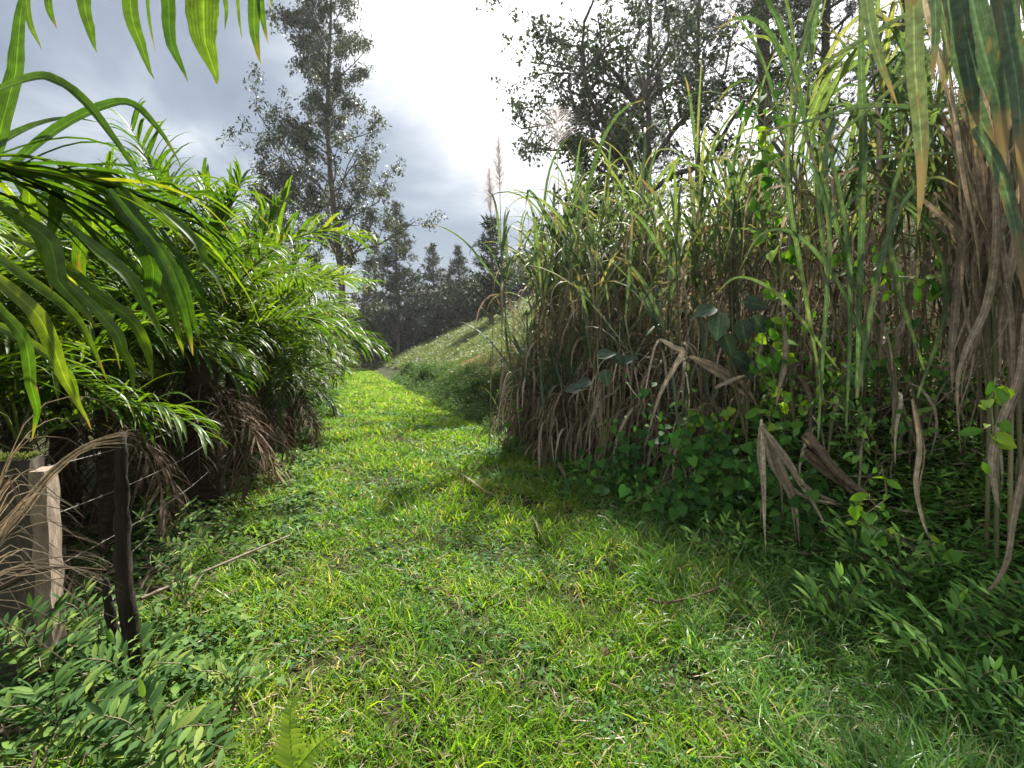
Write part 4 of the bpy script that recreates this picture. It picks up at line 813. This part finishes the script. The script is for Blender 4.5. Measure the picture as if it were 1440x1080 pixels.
# spreading broadleaf tree at right centre
def spread(T, C, h, r):
    segs = []; tube(T, [(0, 0, 0), (.1, 0, h * .15), (.15, .1, h * .3)], [r * 1.2, r, r * .9], 9, 10)
    for k, (az, e, L_) in enumerate([(180, 60, 4.8), (200, 32, 3.6), (120, 70, 7.0), (60, 62, 6.8), (-20, 45, 5.6), (10, 68, 7.2), (250, 55, 6.0), (300, 60, 6.), (150, 15, 3.2), (185, 78, 7.8)]):
        p = np.array([.1, 0, h * (.2 + .1 * rng.random())]); a, el = radians(az), radians(e)
        grow(T, segs, p, np.array([cos(a) * cos(el), sin(a) * cos(el), sin(el)]), L_ * 1.0, r * .5, 0, 3, dict(wob=.2, up=[.15, .1, .05, 0], n=[6, 5, 3], t0=[.25, .2, .3], ang=[45, 48, 45], len=[.5, .5, .55]))
    leaves_at(C, segs, 12, .16, .17, T=DIAMW, hang=.4, drop=.33)
make_tree('spreading_tree', 'broad dark tree with forking trunk and rounded crown behind the thicket', 'tree', 5.3, 22.5, 15, .28, spread, 'broad')
# pines
def pine(T, C, h, r, env, dens=.55, up=25, tuft=9, nl=.2, whorl=5, z0=.2, lean=0., nw=.02, step=None):
    zz = np.linspace(0, h, 24); tr = np.stack([lean * zz / h + .1 * np.sin(zz * .4), .08 * np.sin(zz * .3), zz], -1); tube(T, tr, [r, r * .7, r * .12], 9)
    z = z0 * h; pos = []; dirs = []; step = step or dens
    while z < h * .985:
        u = z / h; R = env(u)
        for k in range(whorl):
            az = rng.random() * 2 * pi; L_ = R * (.55 + .6 * rng.random()); e = radians(up + 14 * rng.normal())
            p = np.array([np.interp(z, zz, tr[:, a]) for a in range(3)]); n = 7; c = [p]; d = np.array([cos(az) * cos(e), sin(az) * cos(e), sin(e)])
            for j in range(n): c.append(c[-1] + d * L_ / n); d = nrm(d + rng.normal(size=3) * .10 + np.array([0, 0, .05]))
            c = np.array(c); tube(T, c, [.022 + .012 * L_, .012, .006], 4, cap=False)
            nt_ = max(3, int(L_ * (9 if nl < .4 else 5))); tt = .25 + .75 * rng.random(nt_)
            q = np.stack([np.interp(tt, np.linspace(0, 1, n + 1), c[:, a]) for a in range(3)], -1); off = rng.normal(size=(nt_, 3)) * np.array([.28, .28, .16]) * (.5 + L_ * .18)
            e2 = q + off
            for a_, b2 in zip(q[::2], e2[::2]): tube(T, [a_, b2], [.010, .004], 3, cap=False)
            pos.append(e2); dirs.append(nrm(off + d * .3))
        z += step * (.7 + .6 * rng.random())
    pos = np.concatenate(pos); dirs = np.concatenate(dirs); pos = np.repeat(pos, tuft, 0); dirs = np.repeat(dirs, tuft, 0); n = len(pos)
    D = nrm(dirs + rng.normal(size=(n, 3)) * .75 + np.array([0, 0, .2]))
    ribbons(C, pos, D, nl * (.6 + .7 * rng.random(n)), nw, .6, 2, [1, .8, .2], roll=rng.random(n) * 3)
big = lambda u: np.interp(u, [0, .25, .5, .8, 1], [2.5, 4.2, 4.6, 3.4, .6])
make_tree('pine_tree', 'big dark pine with thick leaning trunk and long rising limbs at upper right', 'pine', 11.6, 24, 24, .34, lambda T, C, h, r: pine(T, C, h, r, big, .75, 36, 11, .3, 5, .2, -.6, .02), 'needle', 'pines')
make_tree('pine_tree', 'dark pine just right of the thick-trunked one', 'pine', 15.6, 26.5, 24, .24, lambda T, C, h, r: pine(T, C, h, r, lambda u: big(u) * .95, .7, 30, 12, .3, 5, .12, .3, .02), 'needle', 'pines')
make_tree('pine_tree', 'thin-trunked pine between the broad tree and the thick-trunked pine', 'pine', 10.2, 29, 22, .16, lambda T, C, h, r: pine(T, C, h, r, lambda u: big(u) * .6, .6, 30, 14, .3, 4, .3, .1, .02), 'needle', 'pines')
make_tree('pine_tree', 'pine farthest right, seen in gaps between the hanging cane blades', 'pine', 21.5, 29, 23, .25, lambda T, C, h, r: pine(T, C, h, r, lambda u: big(u) * .95, .6, 20, 14, .32, 5, .1, 0, .022), 'needle', 'pines')
make_tree('pine_tree', 'slim pine behind the broad tree on its right side', 'pine', 8.6, 33, 20, .18, lambda T, C, h, r: pine(T, C, h, r, lambda u: big(u) * .7, .7, 25, 12, .3, 4, .2, 0, .022), 'needle', 'pines')
con = lambda w: (lambda u: w * np.interp(u, [0, .2, .45, .8, 1], [.8, 1, .85, .42, .06]))
FP = [('tallest pointed pine at the end of the track', 557, 282, 60, 3.8), ('smaller pointed pine right of the tallest one, at the end of the track', 609, 342, 66, 2.9), ('pointed pine third from left in the far group', 645, 346, 64, 2.8),
      ('pine partly hidden by the left end of the thicket', 690, 305, 42, 2.2), ('dark pine left of the tallest pointed one, behind the palms', 527, 330, 64, 3.2), ('low pine between the tallest and the second pointed pine', 583, 382, 70, 3.),
      ('low pine between the second and third pointed pines', 628, 385, 74, 3.), ('low pine right of the third pointed pine', 668, 384, 72, 3.)]
for lb, a, b_, Yd, w in FP:
    tp = P(a, b_, Yd); z0 = float(H(tp[0], Yd)); make_tree('pine_tree', lb, 'pine', tp[0], Yd, tp[2] - z0, .22, lambda T, C, h, r: pine(T, C, h, r, con(w), .6, 8, 9, .5, 6, .1, 0, .07), 'needle', 'pines')
# far wood undergrowth and tree line
mb = MB(); n = 60000; a = 440 + 330 * rng.random(n); Yd = 62 + 30 * rng.random(n); x = (a - 720) / 720 * Yd; hb = 4.5 + 3. * nz(x * .7, Yd, .5)
hb = hb + 3.0 * sst(560, 480, a); z = H(x, Yd) + np.maximum(hb, 1.5) * rng.random(n) ** .8
scat(mb, *DIAMW, np.stack([x, Yd, z], -1), rng.normal(size=(n, 3)), .38 * (.5 + rng.random(n)), jit=1.2)
n = 60000; x = -130 + 95 * rng.random(n); Yd = 60 + 50 * rng.random(n); z = H(x, Yd) + (6.5 + 2.5 * nz(x, Yd, .12)) * rng.random(n) ** .7
scat(mb, *DIAMW, np.stack([x, Yd, z], -1), rng.normal(size=(n, 3)), .7 * (.5 + rng.random(n)), jit=1.2)
tag(mb.build('far_wood', M['broad']), kind='stuff', label='dark far-off wood closing the view at the end of the track', cat='wood')

# ---------------------------------------------------------------- haze
m, nt, N, Lk = new_mat('haze'); v = N('ShaderNodeVolumePrincipled'); v.inputs['Color'].default_value = (.93, .96, 1, 1); v.inputs['Density'].default_value = HAZE; v.inputs['Anisotropy'].default_value = .5
o = N('ShaderNodeOutputMaterial'); Lk(v.outputs[0], o.inputs['Volume'])
if HAZE:
    mb = MB(); c = np.array([(x, y, z) for z in (-30, 45) for y in (-310, 1010) for x in (-910, 910)], float)
    mb.add(c, np.array([(0, 2, 3, 1), (4, 5, 7, 6), (0, 1, 5, 4), (2, 6, 7, 3), (0, 4, 6, 2), (1, 3, 7, 5)]), np.zeros((8, 3)))
    tag(mb.build('haze', m, smooth=False), kind='stuff', label='thin pale haze in the air', cat='haze')
# ---------------------------------------------------------------- world, sun, camera
SUN_EL, SUN_AZ = 53, 16      # azimuth to the right of +Y
w = bpy.data.worlds.new('World'); sc.world = w; w.use_nodes = True; nt = w.node_tree; nt.nodes.clear(); N = nt.nodes.new; Lk = nt.links.new
sky = N('ShaderNodeTexSky'); sky.sky_type = 'NISHITA'; sky.sun_disc = False; sky.sun_elevation = radians(SUN_EL); sky.sun_rotation = radians(SUN_AZ); sky.air_density = 1.; sky.dust_density = 2.
tc = N('ShaderNodeTexCoord'); sx = N('ShaderNodeSeparateXYZ'); Lk(tc.outputs['Generated'], sx.inputs[0])
za = N('ShaderNodeMath'); za.operation = 'MAXIMUM'; Lk(sx.outputs[2], za.inputs[0]); za.inputs[1].default_value = 0.; zb = N('ShaderNodeMath'); zb.operation = 'ADD'; Lk(za.outputs[0], zb.inputs[0]); zb.inputs[1].default_value = .22
dv = N('ShaderNodeVectorMath'); dv.operation = 'DIVIDE'; Lk(tc.outputs['Generated'], dv.inputs[0]); cb = N('ShaderNodeCombineXYZ')
for k in range(3): Lk(zb.outputs[0], cb.inputs[k])
Lk(cb.outputs[0], dv.inputs[1])
mp = N('ShaderNodeMapping'); mp.inputs['Scale'].default_value = (1, 1, 0.2); mp.inputs['Location'].default_value = (3.1, .7, 0); Lk(dv.outputs[0], mp.inputs[0])
no = N('ShaderNodeTexNoise'); no.inputs['Scale'].default_value = 1.6; no.inputs['Detail'].default_value = 7; no.inputs['Roughness'].default_value = .5; no.inputs['Distortion'].default_value = .4; Lk(mp.outputs[0], no.inputs['Vector'])
def gl(px_, py_, p0, p1, amp):
    d = ray(px_, py_); d = d / np.linalg.norm(d); dt = N('ShaderNodeVectorMath'); dt.operation = 'DOT_PRODUCT'; Lk(tc.outputs['Generated'], dt.inputs[0]); dt.inputs[1].default_value = tuple(d)
    mr = N('ShaderNodeMapRange'); mr.interpolation_type = 'SMOOTHSTEP'; Lk(dt.outputs['Value'], mr.inputs[0]); mr.inputs[1].default_value = cos(radians(p0)); mr.inputs[2].default_value = cos(radians(p1)); mr.inputs[3].default_value = 0; mr.inputs[4].default_value = amp
    return mr.outputs[0]
g1 = gl(740, -40, 31, 5, .42); g2 = gl(1000, 100, 38, 8, .38); g3 = gl(625, 290, 17, 3, -.40)
def add(a, b_): 
    q = N('ShaderNodeMath'); q.operation = 'ADD'; Lk(a, q.inputs[0]); Lk(b_, q.inputs[1]); return q.outputs[0]
fill_dot = N('ShaderNodeVectorMath'); fill_dot.operation = 'DOT_PRODUCT'; Lk(tc.outputs['Generated'], fill_dot.inputs[0]); fill_dot.inputs[1].default_value = (-.25, -.72, .65)  # added bright area in the unseen sky behind the camera, fills the shaded bank
fill_glow = N('ShaderNodeMapRange'); fill_glow.interpolation_type = 'SMOOTHSTEP'; Lk(fill_dot.outputs['Value'], fill_glow.inputs[0]); fill_glow.inputs[1].default_value = -.05; fill_glow.inputs[2].default_value = .8; fill_glow.inputs[3].default_value = 0; fill_glow.inputs[4].default_value = .4
cn = N('ShaderNodeMath'); cn.operation = 'MULTIPLY_ADD'; Lk(no.outputs[0], cn.inputs[0]); cn.inputs[1].default_value = 1.7; cn.inputs[2].default_value = -.37
val = add(add(add(add(cn.outputs[0], g1), g2), g3), fill_glow.outputs[0])
cr = ramp(nt, [(.25, (.25, .31, .39)), (.42, (.37, .43, .51)), (.55, (.55, .61, .68)), (.70, (.88, .92, .96)), (.82, (1.25, 1.25, 1.24)), (1, (2.3, 2.3, 2.3))], val)
SKY_MUL = 2.4
sm_ = N('ShaderNodeVectorMath'); sm_.operation = 'SCALE'; Lk(cr.outputs[0], sm_.inputs[0]); sm_.inputs['Scale'].default_value = SKY_MUL
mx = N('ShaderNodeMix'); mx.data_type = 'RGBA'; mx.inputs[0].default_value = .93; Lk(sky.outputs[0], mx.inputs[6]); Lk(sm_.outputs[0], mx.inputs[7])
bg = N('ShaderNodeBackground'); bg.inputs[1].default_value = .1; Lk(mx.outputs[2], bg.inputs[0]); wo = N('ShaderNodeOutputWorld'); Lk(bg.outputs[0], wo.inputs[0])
sd = bpy.data.lights.new('sun', 'SUN'); sd.energy = 4.8; sd.angle = radians(1.5); sd.color = (1, .95, .86); so = bpy.data.objects.new('sun', sd); COL.objects.link(so)
so.rotation_euler = (radians(90 - SUN_EL), 0, radians(180 - SUN_AZ)); so.location = (5, 10, 20)
cd = bpy.data.cameras.new('camera'); cd.lens = 18; cd.sensor_width = 36; cd.clip_end = 3000; cd.clip_start = .05
co = bpy.data.objects.new('camera', cd); COL.objects.link(co); co.location = (0, 0, CAMZ); co.rotation_euler = (radians(90) - PITCH, 0, 0); sc.camera = co
sc.view_settings.view_transform = 'Standard'; sc.view_settings.look = 'None'; sc.view_settings.exposure = 1.95; sc.view_settings.gamma = 1
sc.cycles.max_bounces = 6; sc.cycles.transparent_max_bounces = 8; sc.cycles.diffuse_bounces = 3; sc.cycles.glossy_bounces = 2; sc.cycles.transmission_bounces = 4
sc.cycles.caustics_reflective = False; sc.cycles.caustics_refractive = False; sc.cycles.sample_clamp_indirect = 4
sc.cycles.use_denoising = True; sc.cycles.use_fast_gi = False
